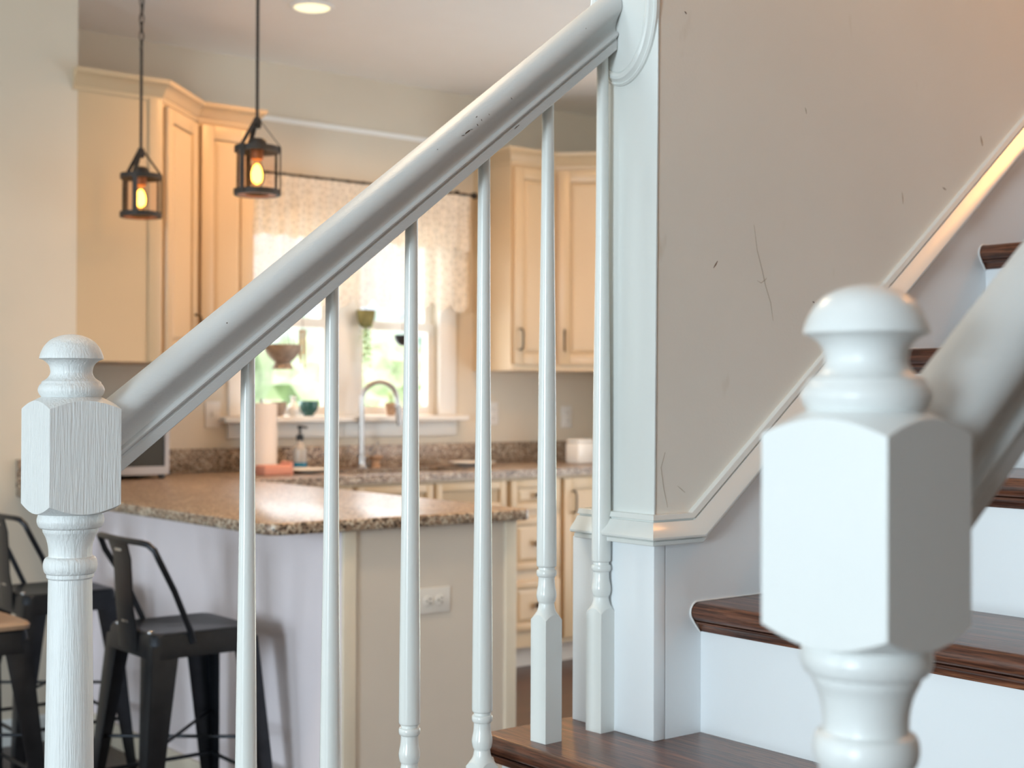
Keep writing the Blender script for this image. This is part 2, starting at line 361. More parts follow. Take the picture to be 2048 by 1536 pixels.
rg.append([(XE - o + 0.001, 1.592 + o * 0.0, z0r + h) for h, o in prof])
rg.append([(XE - o + 0.001, YW - o, z0r + h) for h, o in prof])
rg.append([(x0r + h * (1 - math.sqrt(1 + m_ * m_)) / m_, YW - o, z0r + h) for h, o in prof])
rg.append([(4.2, YW - o, capz(4.2, h)) for h, o in prof])
capm = struct(MB().rings(rg).build('trim_4', M['white_gloss'], smooth=25), 'white cap moulding turning the wall corner and climbing the stairs', 'trim')
# return of the cap moulding on the far side
rg2 = [[(XE - o + 0.001, 1.592, z0r + h) for h, o in prof], [(XE + 0.02, 1.592 + o * 0.75, z0r + h) for h, o in prof], [(1.75, 1.592 + o * 0.75, z0r + h) for h, o in prof]]
MB().rings(rg2).build('cap_return', M['white_gloss'], capm, smooth=25)

# ------------------------------------------------------------------ staircase
stair = empty('staircase', 'staircase with dark stained treads and white risers', 'staircase', (0, 0, 0))
YN = 0.43
def tread_prof(k, back):
    x = rx(k) - 0.021; z = tz(k); t = 0.0275; r = t / 2
    p = [(back, z - t), (back, z)]
    p += [(x + r - r * math.sin(a), z - r + r * math.cos(a)) for a in [i * math.pi / 10 for i in range(0, 11)]]
    return p
def nose_prof(k):
    x = rx(k); z = tz(k) - 0.0275
    return [(x + 0.004, z), (x - 0.0135, z), (x - 0.0130, z - 0.003), (x - 0.0100, z - 0.0035)] + [(x - 0.0100 + 0.0075 * math.sin(a), z - 0.0035 - 0.0115 * (1 - math.cos(a))) for a in (0.4, 0.8, 1.2, 1.57)] + [(x + 0.004, z - 0.0155)]
for k in range(-2, 8):
    yend = YW - 0.0036 if k >= 2 else 1.625
    mb = MB().prism(tread_prof(k, rx(k + 1) + 0.001), 'y', YN, yend if k != 1 else yend)
    tr_ = mb.build('tread', M['tread'], stair, smooth=30)
    MB().prism(nose_prof(k), 'y', YN + 0.01, yend - (0.0 if k >= 2 else 0.012)).build('cove_moulding', M['tread'], tr_, smooth=30)
    MB().box((rx(k), YN + 0.02, tz(k) - RISE if k > -2 else 0), (rx(k) + 0.016, yend if k >= 2 else 1.598, tz(k) - 0.0276)).build('riser', M['white_cool_lit'], stair)
    if k >= 2:
        # caulk line around the tread end at the wall
        pts = [(rx(k + 1) - 0.002, YW - 0.0045, tz(k) + 0.001), (rx(k) - 0.009, YW - 0.0045, tz(k) + 0.001)]
        r = 0.0150
        pts += [(rx(k) - 0.021 + 0.01375 - r * math.sin(a), YW - 0.0045, tz(k) - 0.01375 + r * math.cos(a)) for a in [i * math.pi / 8 for i in range(1, 7)]]
        pts += [(rx(k) - 0.0115, YW - 0.0045, tz(k) - 0.033), (rx(k) - 0.003, YW - 0.0045, tz(k) - 0.043)]
        MB().tube(pts, 0.0014, 6).build('caulk_line', M['caulk'], tr_, smooth=60)
def stringer(y0, y1):
    pts = [(rx(-2) + 0.016, 0)]
    for k in range(-2, 2):
        pts += [(rx(k) + 0.016, tz(k) - 0.028), (rx(k + 1) + 0.016, tz(k) - 0.028)]
    pts += [(rx(2) + 0.016, 0)]
    return MB().prism(pts, 'y', y0, y1)
stringer(1.585, 1.600).build('stringer', M['white'], stair)
stringer(YN + 0.02, YN + 0.035).build('stringer', M['white'], stair)

# ------------------------------------------------------------------ railings
def square_ring(s, f, n=16):
    """points round a square of side s; height = f(distance from the axis)"""
    pts = []; h = s / 2
    for side in range(4):
        for i in range(n):
            t = -h + s * i / n
            x, y = [(h, t), (-t, h), (-h, -t), (t, -h)][side]
            pts.append((x, y, f(math.hypot(x, y))))
    return pts
def circle_like(s, r, z, n=16):
    pts = []; h = s / 2
    for side in range(4):
        for i in range(n):
            t = -h + s * i / n
            x, y = [(h, t), (-t, h), (-h, -t), (t, -h)][side]
            l = math.hypot(x, y); pts.append((x / l * r, y / l * r, z))
    return pts
def smoothprof(pts, sub=4):
    """Catmull-Rom through (r, z) points; a point repeated marks a corner"""
    out = []; segs = []; cur = [pts[0]]
    for p in pts[1:]:
        if p == cur[-1]: segs.append(cur); cur = [p]
        else: cur.append(p)
    segs.append(cur)
    for sg in segs:
        n = len(sg)
        if n < 3: out += sg; continue
        for i in range(n - 1):
            p0, p1, p2, p3 = sg[max(i - 1, 0)], sg[i], sg[i + 1], sg[min(i + 2, n - 1)]
            for j in range(sub):
                t = j / sub
                out.append(tuple(0.5 * (2 * b_ + (c_ - a_) * t + (2 * a_ - 5 * b_ + 4 * c_ - d_) * t * t + (-a_ + 3 * b_ - 3 * c_ + d_) * t ** 3) for a_, b_, c_, d_ in zip(p0, p1, p2, p3)))
        out.append(sg[-1])
    res = [out[0]]
    for p in out[1:]:
        if abs(p[0] - res[-1][0]) + abs(p[1] - res[-1][1]) > 1e-6: res.append(p)
    return res
def newel(parent, x, y, zbase, rz, grain):
    S = 0.0814
    root = bpy.data.objects.new('newel_post', None); COL.objects.link(root); root.parent = parent; root.location = (x, y, 0); root.rotation_euler = (0, 0, rz)
    m = M['white_grain'] if grain else M['white']
    hs = S / 2; hc = S / math.sqrt(2)
    top = lambda r: 1.2385 - (r - hs) / (hc - hs) * 0.0092
    bot = lambda r: 1.1142 + (r - hs) / (hc - hs) * 0.0095
    rings = [circle_like(S, 0.0300, 1.1165), circle_like(S, 0.0330, 1.1122), square_ring(S, lambda r: bot(r)), square_ring(S, lambda r: top(r)), circle_like(S, 0.0312, 1.2432), circle_like(S, 0.028, 1.2440)]
    MB().rings(rings).build('block', m, root, smooth=28)
    fin = [(0.0300, 1.2415), (0.0318, 1.2425), (0.0318, 1.2425), (0.0345, 1.2462), (0.0357, 1.2505), (0.0345, 1.2548), (0.0322, 1.2577), (0.0322, 1.2577), (0.0316, 1.2598), (0.0316, 1.2598), (0.0262, 1.2632), (0.0230, 1.2680), (0.0226, 1.2720), (0.0244, 1.2780), (0.0290, 1.2828), (0.0346, 1.2853), (0.0346, 1.2853), (0.0333, 1.2908), (0.0292, 1.2992), (0.0222, 1.3064), (0.0120, 1.3110), (0.0040, 1.3124), (0.0006, 1.3125)]
    MB().lathe(smoothprof(fin), n=56).build('finial', m, root, smooth=30)
    sh = [(0.0300, 1.1145), (0.0340, 1.1130), (0.0360, 1.1075), (0.0358, 1.1030), (0.0335, 1.0980), (0.0300, 1.0965), (0.0300, 1.0965), (0.0297, 1.0932), (0.0297, 1.0932), (0.0262, 1.0860), (0.0240, 1.0770), (0.0234, 1.0690), (0.0236, 1.0655), (0.0236, 1.0655), (0.0272, 1.0635), (0.0290, 1.0585), (0.0290, 1.0530), (0.0275, 1.0480), (0.0256, 1.0462), (0.0256, 1.0462), (0.0255, 1.0425), (0.0255, 1.0425), (0.0236, 1.0405), (0.0236, 1.0405), (0.0250, 0.93), (0.0263, 0.83), (0.0275, 0.70), (0.0280, 0.60), (0.0280, 0.60), (0.0330, 0.59), (0.0330, 0.575), (0.0290, 0.565)]
    MB().lathe(smoothprof(sh), n=56).build('shaft', m, root, smooth=30)
    f2 = lambda r: 0.566 - (r - hs) / (hc - hs) * 0.009
    MB().rings([square_ring(S, lambda r: zbase), square_ring(S, f2), circle_like(S, 0.029, 0.572)]).build('base_block', m, root, smooth=28)
    return root
def baluster(parent, x, y, ztread, zr, rz):
    root = bpy.data.objects.new('baluster', None); COL.objects.link(root); root.parent = parent; root.location = (x, y, 0); root.rotation_euler = (0, 0, rz)
    S = 0.0312; hs = S / 2; hc = S / math.sqrt(2); z = ztread
    top = lambda r: z + 0.1795 - (r - hs) / (hc - hs) * 0.0075
    MB().rings([square_ring(S, lambda r: z, 8), square_ring(S, top, 8), circle_like(S, 0.0135, z + 0.1835, 8), circle_like(S, 0.0119, z + 0.1885, 8), circle_like(S, 0.0110, z + 0.1945, 8)]).build('base_block', M['white_gloss'], root, smooth=28)
    ztop = zr(x) + 0.010
    pr = [(0.0100, z + 0.192), (0.0110, z + 0.1942), (0.0112, z + 0.1958), (0.0112, z + 0.1958), (0.0128, z + 0.1985), (0.0142, z + 0.2055), (0.0139, z + 0.2110), (0.0122, z + 0.2200), (0.0116, z + 0.2290), (0.0117, z + 0.2320), (0.0117, z + 0.2320), (0.0136, z + 0.2338), (0.0144, z + 0.2378), (0.0136, z + 0.2415), (0.0118, z + 0.2425), (0.0118, z + 0.2425), (0.0116, z + 0.2458), (0.0116, z + 0.2458), (0.0138, z + 0.2475), (0.0142, z + 0.2500), (0.0142, z + 0.2500), (0.0136, z + 0.36), (0.0117, z + 0.55), (0.0097, z + 0.72), (0.0084, ztop)]
    MB().lathe(smoothprof(pr, 3), n=32).build('turned_shaft', M['white_gloss'], root, smooth=30)
    return root
PROFILE = [(0.0205, 0.0), (0.0215, 0.0008), (0.0218, 0.0110), (0.0206, 0.0122), (0.0200, 0.0134), (0.0212, 0.0146), (0.0236, 0.0156), (0.0246, 0.0176), (0.0238, 0.0196), (0.0214, 0.0210), (0.0190, 0.0220), (0.0180, 0.0245), (0.0184, 0.0280), (0.0206, 0.0330), (0.0244, 0.0378), (0.0284, 0.0414), (0.0306, 0.0442), (0.0316, 0.0474), (0.0316, 0.0510), (0.0302, 0.0556), (0.0270, 0.0600), (0.0214, 0.0640), (0.0136, 0.0666), (0.0060, 0.0678)]
def handrail(parent, x0, x1, y, zbot, ends):
    sl = 0.788; cs = math.sqrt(1 + sl * sl)
    pts = [(u, v) for u, v in PROFILE] + [(-u, v) for u, v in reversed(PROFILE)]
    rg = [[(x, y + u, zbot(x) + v * cs) for u, v in pts] for x in (x0, x1)]
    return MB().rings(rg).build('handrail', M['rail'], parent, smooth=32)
zbL = lambda x: 1.2722 + 0.788 * (x - 0.7778)
railL = empty('stair_railing', 'far white stair railing, six balusters, ending at the wall rosette', 'railing', (0, 0, 0))
newel(railL, 0.584, YB, tz(-2), R(1.7), True)
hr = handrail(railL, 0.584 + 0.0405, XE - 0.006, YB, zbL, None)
for x, k in ((0.8022, -1), (0.9200, -1), (1.0404, 0), (1.1600, 0), (1.2735, 1), (1.3775, 1)):
    baluster(railL, x, YB, tz(k), zbL, R(3.5))
# oval rosette on the wall end
def oval(a, bb, x, n=64): return [(x, a * math.cos(2 * math.pi * i / n), bb * math.sin(2 * math.pi * i / n)) for i in range(n)]
xr = 0.0015
rs = [(0.072, 0.108, 0), (0.072, 0.108, -0.006), (0.0695, 0.1055, -0.0085), (0.0675, 0.1035, -0.0070), (0.066, 0.102, -0.0085), (0.0625, 0.0985, -0.0125), (0.0585, 0.0945, -0.0135), (0.0550, 0.0910, -0.0125), (0.0535, 0.0895, -0.0105), (0.0525, 0.0885, -0.0120), (0.02, 0.03, -0.0125)]
ros = MB().rings([oval(a, bb, XE + 0.008 + o) for a, bb, o in rs])
ros.v = [(p[0], p[1] + 1.509, p[2] + 1.808) for p in ros.v]
ros.build('rosette', M['white_gloss'], railL, smooth=28)
# worn paint chips on the handrail
def flake(name, c_, nrm, along, L, W, mat, parent, off=0.0003):
    n_ = Vector(nrm).normalized(); a_ = Vector(along); a_ = (a_ - a_.dot(n_) * n_).normalized(); b_ = n_.cross(a_)
    rnd = random.Random(int(c_[0] * 1e5)); pts = []
    for i in range(12):
        t = i * math.pi / 6; k = rnd.uniform(0.7, 1.15); pts.append(Vector(c_) + a_ * (L / 2 * k * math.cos(t)) + b_ * (W / 2 * k * math.sin(t)))
    MB().rings([[p - n_ * 0.001 for p in pts], [p + n_ * off for p in pts]]).build(name, mat, parent)
for c_, n_, L_, W_, al in (((1.1008, 1.5014, 1.5913), (0, -1, 0), 0.006, 0.0010, (1, 0, 0.3)), ((1.1081, 1.5014, 1.5968), (0, -1, 0), 0.011, 0.0018, (1, 0, 0.75)), ((1.1146, 1.5014, 1.6010), (0, -1, 0), 0.005, 0.0009, (1, 0, 0.2)),
        ((1.1252, 1.5043, 1.6194), (-0.364, -0.809, 0.462), 0.0040, 0.0013, (1, 0, 0.9)), ((1.1314, 1.5014, 1.6157), (0, -1, 0), 0.0030, 0.0010, (-0.4, 0, 1)), ((1.1247, 1.5014, 1.6082), (0, -1, 0), 0.0034, 0.0011, (-0.7, 0, 1)),
        ((1.1440, 1.5014, 1.6247), (0, -1, 0), 0.0022, 0.0007, (-0.5, 0, 1)), ((1.1825, 1.5014, 1.6515), (0, -1, 0), 0.0034, 0.0010, (-1, 0, 1)), ((1.1996, 1.5113, 1.6161), (0, -1, 0), 0.0130, 0.0013, (1, 0, 0.83)),
        ((1.0613, 1.5041, 1.5686), (-0.364, -0.809, 0.462), 0.0020, 0.0008, (1, 0, 0.5)), ((0.7593, 1.5038, 1.3302), (-0.364, -0.809, 0.462), 0.0022, 0.0014, (1, 0, 0.5)), ((1.3188, 1.5033, 1.7702), (-0.364, -0.809, 0.462), 0.0016, 0.0010, (1, 0, 0.5))):
    flake('paint_chip', c_, n_, al, L_, W_, M['chip'], hr)
WR = bpy.data.objects['wall_right']
def scuff(pts, w_, mat):
    vs = []; P = [Vector(p) for p in pts]
    for i, p in enumerate(P):
        d = (P[min(i + 1, len(P) - 1)] - P[max(i - 1, 0)]).normalized(); n_ = Vector((-d.y, d.x)) * (w_ / 2 * (0.3 if i in (0, len(P) - 1) else 1))
        vs.append([(p.x - n_.x, YW - 0.0004, p.y - n_.y), (p.x + n_.x, YW - 0.0004, p.y + n_.y), (p.x + n_.x, YW + 0.002, p.y + n_.y), (p.x - n_.x, YW + 0.002, p.y - n_.y)])
    MB().rings(vs).build('scuff_mark', mat, WR)
for pts, w_, m_s in (([(1.6025, 1.506), (1.6093, 1.4685), (1.6206, 1.4388), (1.6286, 1.4149), (1.64, 1.3902), (1.6458, 1.3621)], 0.0007, 'scuff'), ([(1.6094, 1.4222), (1.6184, 1.4189), (1.6274, 1.424), (1.6308, 1.4272)], 0.0007, 'scuff'),
        ([(1.4157, 1.1656), (1.4078, 1.1444), (1.4128, 1.1157), (1.4209, 1.0868)], 0.0006, 'scuff'), ([(1.5145, 1.4356), (1.519, 1.441), (1.523, 1.4464)], 0.0022, 'scuff_dark'), ([(1.7385, 1.3961), (1.741, 1.395), (1.7434, 1.394)], 0.0024, 'scuff_dark'),
        ([(2.1958, 1.711), (2.199, 1.7025), (2.2019, 1.6939)], 0.0045, 'scuff'), ([(1.9682, 1.5893), (1.970, 1.580), (1.9709, 1.5702)], 0.0018, 'scuff'), ([(1.453, 1.8043), (1.455, 1.803), (1.4571, 1.8013)], 0.0022, 'scuff_dark'), ([(1.7199, 1.6996), (1.722, 1.695), (1.7235, 1.6898)], 0.0016, 'scuff'), ([(1.4409, 1.1168), (1.449, 1.1115), (1.4562, 1.1069)], 0.0008, 'scuff'), ([(2.0823, 1.6085), (2.087, 1.607), (2.0925, 1.6051)], 0.0030, 'scuff')):
    scuff(pts, w_, M[m_s])
SH = 0.0534
zbR = lambda x: zbL(x - SH) - 0.005
YR = 0.490
railR = empty('stair_railing', 'near white stair railing with a large out of focus newel post', 'railing', (0, 0, 0))
nR = newel(railR, 0.6374, YR, tz(-2) + 0.005, R(3.3), False); nR.location.z = -0.005
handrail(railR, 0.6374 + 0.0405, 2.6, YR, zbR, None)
for x, k in ((1.02, 0), (1.14, 0), (1.27, 1), (1.39, 1)):
    baluster(railR, x, YR, tz(k), zbR, R(3.5))
for k in range(2, 6):
    for d in (0.04, 0.16): baluster(railR, rx(k) + d, YR, tz(k), zbR, R(3.5))

# ------------------------------------------------------------------ kitchen: worktop, base units, peninsula
CT, CB = 0.914, 0.882
top = empty('granite_worktop', 'speckled brown granite worktop running along the window wall to the peninsula', 'worktop', (0, 0, 0))
def rounded(pts_r):
    """polygon corners (x, y, r) -> points with rounded corners"""
    out = []; n = len(pts_r)
    for i in range(n):
        x, y, r = pts_r[i]
        if not r: out.append((x, y)); continue
        p = Vector((x, y)); a = (Vector(pts_r[i - 1][:2]) - p).normalized(); c_ = (Vector(pts_r[(i + 1) % n][:2]) - p).normalized()
        p0 = p + a * r; p2 = p + c_ * r
        for j in range(7):
            t = j / 6; q = (1 - t) ** 2 * p0 + 2 * t * (1 - t) * p + t * t * p2; out.append((q.x, q.y))
    return out
pen = rounded([(1.755, 3.225, 0.06), (2.615, 3.215, 0.03), (2.615, 5.6095, 0), (1.9335, 5.6095, 0), (1.9335, 5.0295, 0), (1.715, 5.0295, 0)])
MB().prism(pen, 'z', CB, CT).build('peninsula_slab', M['granite'], top, bevel=0.006)
b = MB()
SX0, SX1, SY0, SY1 = 3.16, 3.86, 5.08, 5.46
b.box((2.615, 4.968, CB), (SX0, YK - 0.0005, CT)); b.box((SX1, 4.968, CB), (5.06, YK - 0.0005, CT)); b.box((SX0, 4.968, CB), (SX1, SY0, CT)); b.box((SX0, SY1, CB), (SX1, YK - 0.0005, CT))
b.build('back_slab', M['granite'], top)
MB().box((1.95, YK - 0.022, CT), (4.80, YK - 0.0005, 1.016)).build('backsplash', M['granite'], top, bevel=0.002)
MB().box((1.715, 5.009, CT), (1.931, 5.0295, 1.016)).build('backsplash', M['granite'], top, bevel=0.002)

def panel_door(name, parent, w, h, mat, arch=0.0, frame=0.055, t=0.019):
    """door in local x (width) z (height), front at y = -t, back at y = 0, with a raised centre panel"""
    root = bpy.data.objects.new(name, None); COL.objects.link(root); root.parent = parent
    f = MB()
    f.box((0, -t, 0), (frame, 0, h)); f.box((w - frame, -t, 0), (w, 0, h)); f.box((frame, -t, 0), (w - frame, 0, frame)); f.box((frame, -t, h - frame), (w - frame, 0, h))
    f.build('door_frame', mat, root, bevel=0.002)
    g = 0.004
    MB().box((frame - 0.001, -t + 0.009, frame - 0.001), (w - frame + 0.001, -0.002, h - frame + 0.001)).build('glazed_recess', M['cabinet_glaze'] if name != 'blocker_door' else mat, root)
    e = 0.016
    a0, a1, c0, c1 = frame + g, w - frame - g, frame + g, h - frame - g
    if a1 - a0 > 0.06 and c1 - c0 > 0.06:
        p = MB().rings([[(a0, -t + 0.010, c0), (a1, -t + 0.010, c0), (a1, -t + 0.010, c1), (a0, -t + 0.010, c1)], [(a0, -t + 0.008, c0), (a1, -t + 0.008, c0), (a1, -t + 0.008, c1), (a0, -t + 0.008, c1)],
                        [(a0 + e, -t + 0.002, c0 + e), (a1 - e, -t + 0.002, c0 + e), (a1 - e, -t + 0.002, c1 - e), (a0 + e, -t + 0.002, c1 - e)]])
        p.build('raised_panel', mat, root, smooth=20)
    return root
def pull(parent, x, z, t=0.019, vertical=True, L=0.10):
    d = Vector((0, 0, 1)) if vertical else Vector((1, 0, 0)); p = Vector((x, -t, z))
    MB().tube([p - d * L / 2, p - d * L / 2 + Vector((0, -0.022, 0)), p - d * L * 0.3 + Vector((0, -0.03, 0)), p + d * L * 0.3 + Vector((0, -0.03, 0)), p + d * L / 2 + Vector((0, -0.022, 0)), p + d * L / 2], 0.0045, 8).build('handle', M['pull'], parent, smooth=60)
def knob(parent, x, z, t=0.019):
    o = MB().lathe([(0.006, 0), (0.005, 0.012), (0.015, 0.018), (0.016, 0.024), (0.010, 0.029), (0.001, 0.030)], n=20).build('knob', M['pull'], parent, smooth=40)
    o.rotation_euler = (R(90), 0, 0); o.location = (x, -t, z)
wd_ = empty('shade_blocker', 'unseen brown panelled box added to shade the near newel post', 'shade_blocker', (3.42, -0.30, 0), R(180))  # added out of view to block light from the near newel
MB().box((0, 0, 0.08), (3.2, 0.70, 2.25)).build('carcass', M['blocker'], wd_, bevel=0.004); MB().box((0.03, 0.04, 0), (3.17, 0.68, 0.08)).build('plinth', M['blocker'], wd_); MB().box((-0.03, -0.03, 2.25), (3.23, 0.70, 2.31)).build('cornice', M['blocker'], wd_, bevel=0.01)
for i in range(4):
    dd = panel_door('blocker_door', wd_, 0.79, 2.13, M['blocker'], frame=0.10); dd.location = (0.005 + i * 0.80, -0.0005, 0.10); knob(dd, 0.05 if i % 2 else 0.74, 1.0)
FY = 5.0
def base_unit(x0, x1, label, fronts, ctop=CB - 0.0005):
    u = empty('base_cabinet', label, 'cabinet', (x0, FY, 0), 0, 'base cabinets under the window')
    w = x1 - x0
    MB().box((0.0005, 0.0, 0.10), (w - 0.0005, YK - FY - 0.001, ctop)).build('carcass', M['cabinet'], u)
    if ctop < 0.8: MB().box((0.0005, 0.0, ctop), (w - 0.0005, 0.018, CB - 0.0005)).build('face_frame', M['cabinet'], u)
    MB().box((0.0005, 0.07, 0.0), (w - 0.0005, 0.085, 0.0995)).build('toe_kick', M['island'], u)
    for kind, a, z0, z1, ex in fronts:
        wd = a[1] - a[0]
        d = panel_door(kind, u, wd, z1 - z0, M['cabinet'], frame=0.05 if kind == 'door' else 0.034); d.location = (a[0], 0, z0)
        if ex == 'knob': knob(d, wd / 2, (z1 - z0) / 2)
        elif ex: pull(d, ex, (z1 - z0) - 0.11)
    return u
base_unit(2.64, 3.10, 'cream base cabinet left of the sink, half hidden by the peninsula', [('drawer', (0.012, 0.448), 0.73, 0.865, 'knob'), ('door', (0.012, 0.448), 0.125, 0.715, 0.05)])
base_unit(3.10, 3.915, 'wide cream sink base cabinet under the faucet', [('drawer', (0.015, 0.40), 0.735, 0.865, None), ('drawer', (0.415, 0.80), 0.735, 0.865, None), ('door', (0.015, 0.40), 0.125, 0.715, 0.35), ('door', (0.415, 0.80), 0.125, 0.715, 0.035)], 0.715)
base_unit(3.915, 4.235, 'cream three-drawer base cabinet with dark knobs', [('drawer', (0.015, 0.305), 0.725, 0.865, 'knob'), ('drawer', (0.015, 0.305), 0.455, 0.695, 'knob'), ('drawer', (0.015, 0.305), 0.180, 0.405, 'knob')])
base_unit(4.235, 4.50, 'narrow cream base cabinet with one tall door beside the wall end', [('door', (0.010, 0.255), 0.125, 0.865, 0.05)])
MB_r = empty('base_cabinet', 'cream corner base cabinet at the far right under the counter end', 'cabinet', (4.50, FY, 0), 0, 'base cabinets under the window')
MB().box((0.0005, 0.0, 0.0), (0.559, YK - FY - 0.001, CB - 0.0005)).build('carcass', M['cabinet'], MB_r)

# peninsula body
IX0, IX1, IY0 = 2.0, 2.585, 3.262
isl = empty('peninsula', 'greige panelled kitchen peninsula with a granite overhang', 'kitchen island', (0, 0, 0))
MB().box((IX0, IY0, 0), (IX1, 5.0, CB - 0.0005)).build('carcass', M['island'], isl)
MB().box((1.9340, 5.0302, 0), (2.6395, YK - 0.001, CB - 0.0005)).build('corner_carcass', M['island'], isl)
MB().box((1.9340, 5.0200, 0), (IX0 - 0.0101, 5.0301, CB - 0.001)).build('filler_panel', M['island_daylit'], isl)
MB().box((IX0 - 0.010, IY0, 0), (IX0, 5.0195, CB - 0.001)).build('back_panel', M['island_daylit'], isl)
for xa, xb in ((IX0 - 0.010, IX0 + 0.030), (IX1 - 0.040, IX1)):
    MB().box((xa, IY0 - 0.012, 0), (xb, IY0, CB - 0.001)).build('corner_stile', M['island_trim'], isl, bevel=0.002)
MB().box((IX0 - 0.022, IY0 - 0.01, 0), (IX0 - 0.0101, 5.029, 0.085)).build('base_trim', M['island_trim'], isl, bevel=0.003)
dk = panel_door('door', isl, 0.42, 0.72, M['cabinet']); dk.location = (IX1, 3.30, 0.13); dk.rotation_euler = (0, 0, R(90))
knob(dk, 0.03, 0.29)

# outlets
def outlet(loc, rz, horizontal, label, w=0.114, h=0.072, slots=True):
    u = empty('wall_outlet', label, 'outlet', loc, rz)
    if not horizontal: w, h = h, w
    MB().box((-w / 2, -0.006, -h / 2), (w / 2, 0, h / 2)).build('cover_plate', M['plate'], u, bevel=0.002)
    if slots:
        for s in (-1, 1):
            cx, cz = (s * 0.020, 0) if horizontal else (0, s * 0.020)
            o = MB().lathe([(0.0155, 0), (0.0155, 0.0025), (0.014, 0.0032)], n=24).build('receptacle', M['plate'], u, smooth=40); o.rotation_euler = (R(90), 0, 0); o.location = (cx, -0.006, cz)
            for dx, dz in ((-0.006, 0.004), (0.006, 0.004), (0, -0.007)):
                ddx, ddz = (dz, dx) if horizontal else (dx, dz)
                MB().box((cx + ddx - 0.0016, -0.0098, cz + ddz - 0.0016 - (0.002 if not horizontal else 0)), (cx + ddx + 0.0016 + (0.002 if horizontal else 0), -0.0090, cz + ddz + 0.0016)).build('slot', M['slot'], u)
    else:
        MB().box((-0.005, -0.016, -0.008), (0.005, -0.006, 0.008)).build('toggle', M['plate'], u)
    return u
outlet((2.291, IY0 - 0.0003, 0.668), 0, True, 'white sideways outlet plate on the peninsula end')
outlet((2.765, YK - 0.0003, 1.165), 0, False, 'white switch plate on the wall left of the window', slots=False)
outlet((4.30, YK - 0.0003, 1.16), 0, False, 'white outlet plate on the wall just right of the window sill')
outlet((4.79, YK - 0.0003, 1.14), 0, False, 'white outlet plate near the right end of the backsplash')

# ------------------------------------------------------------------ upper cabinets
UB, UT, CR = 1.372, 2.375, 2.445
CROWN = [(0.0, 0.0), (0.004, 0.0), (0.006, 0.016), (0.012, 0.022), (0.018, 0.040), (0.034, 0.058), (0.040, 0.062), (0.042, 0.078), (0.0, 0.078)]   # (out, up)
def crown(path, parent, zc=UT - 0.008):
    """path: 2D points; the moulding stands out to the right-hand side of the travel direction"""
    P = [Vector(p) for p in path]; rings = []
    for i, p in enumerate(P):
        ds = []
        if i > 0: ds.append((P[i] - P[i - 1]).normalized())
        if i < len(P) - 1: ds.append((P[i + 1] - P[i]).normalized())
        ns = [Vector((d.y, -d.x)) for d in ds]
        n = ns[0] if len(ns) == 1 else (ns[0] + ns[1]) / (1 + ns[0].dot(ns[1]))
        rings.append([(p.x + n.x * o, p.y + n.y * o, zc + h) for o, h in CROWN])
    return MB().rings(rings).build('crown_moulding', M['cabinet'], parent, smooth=30)
def light_rail(path, parent):
    P = [Vector(p) for p in path]
    for a, b_ in zip(P, P[1:]):
        d = (b_ - a).normalized(); n = Vector((d.y, -d.x)) * 0.006
        MB().hexa([(a.x, a.y, UB), (b_.x, b_.y, UB), (b_.x + n.x, b_.y + n.y, UB), (a.x + n.x, a.y + n.y, UB)], [(a.x, a.y, UB + 0.03), (b_.x, b_.y, UB + 0.03), (b_.x + n.x, b_.y + n.y, UB + 0.03), (a.x + n.x, a.y + n.y, UB + 0.03)]).build('light_rail', M['cabinet'], parent)
# left diagonal corner unit
cx = empty('corner_cabinet', 'cream diagonal corner wall cabinet beside the left wall', 'cabinet', (0, 0, 0), 0, 'cream wall cabinets')
A, B_ = (2.260, 5.030), (2.535, 5.305)
poly = [(1.9335, 5.030), A, B_, (2.535, YK - 0.0005), (1.934, YK - 0.0005)]
MB().prism(poly, 'z', UB, UT).build('carcass', M['cabinet'], cx)
MB().box((2.210, 5.024, UB), (2.260, 5.030, UT)).build('face_stile', M['cabinet'], cx, bevel=0.0015)
dL = math.hypot(B_[0] - A[0], B_[1] - A[1])
d = panel_door('door', cx, dL - 0.05, UT - UB - 0.05, M['cabinet']); d.location = (A[0] + 0.025 * 0.707, A[1] + 0.025 * 0.707, UB + 0.03); d.rotation_euler = (0, 0, R(45))
pull(d, dL - 0.05 - 0.03, 0.12)
crown([(1.915, 5.030), A, B_], cx); light_rail([A, B_], cx)
u1 = empty('wall_cabinet', 'cream wall cabinet between the corner cabinet and the window', 'cabinet', (0, 0, 0), 0, 'cream wall cabinets')
MB().box((2.5405, 5.305, UB), (2.800, YK - 0.0005, UT)).build('carcass', M['cabinet'], u1)
d = panel_door('door', u1, 0.235, UT - UB - 0.05, M['cabinet']); d.location = (2.553, 5.305, UB + 0.03); pull(d, 0.205, 0.12)
crown([(2.5405, 5.305), (2.800, 5.305), (2.800, YK - 0.001)], u1); light_rail([(2.5405, 5.305), (2.800, 5.305)], u1)
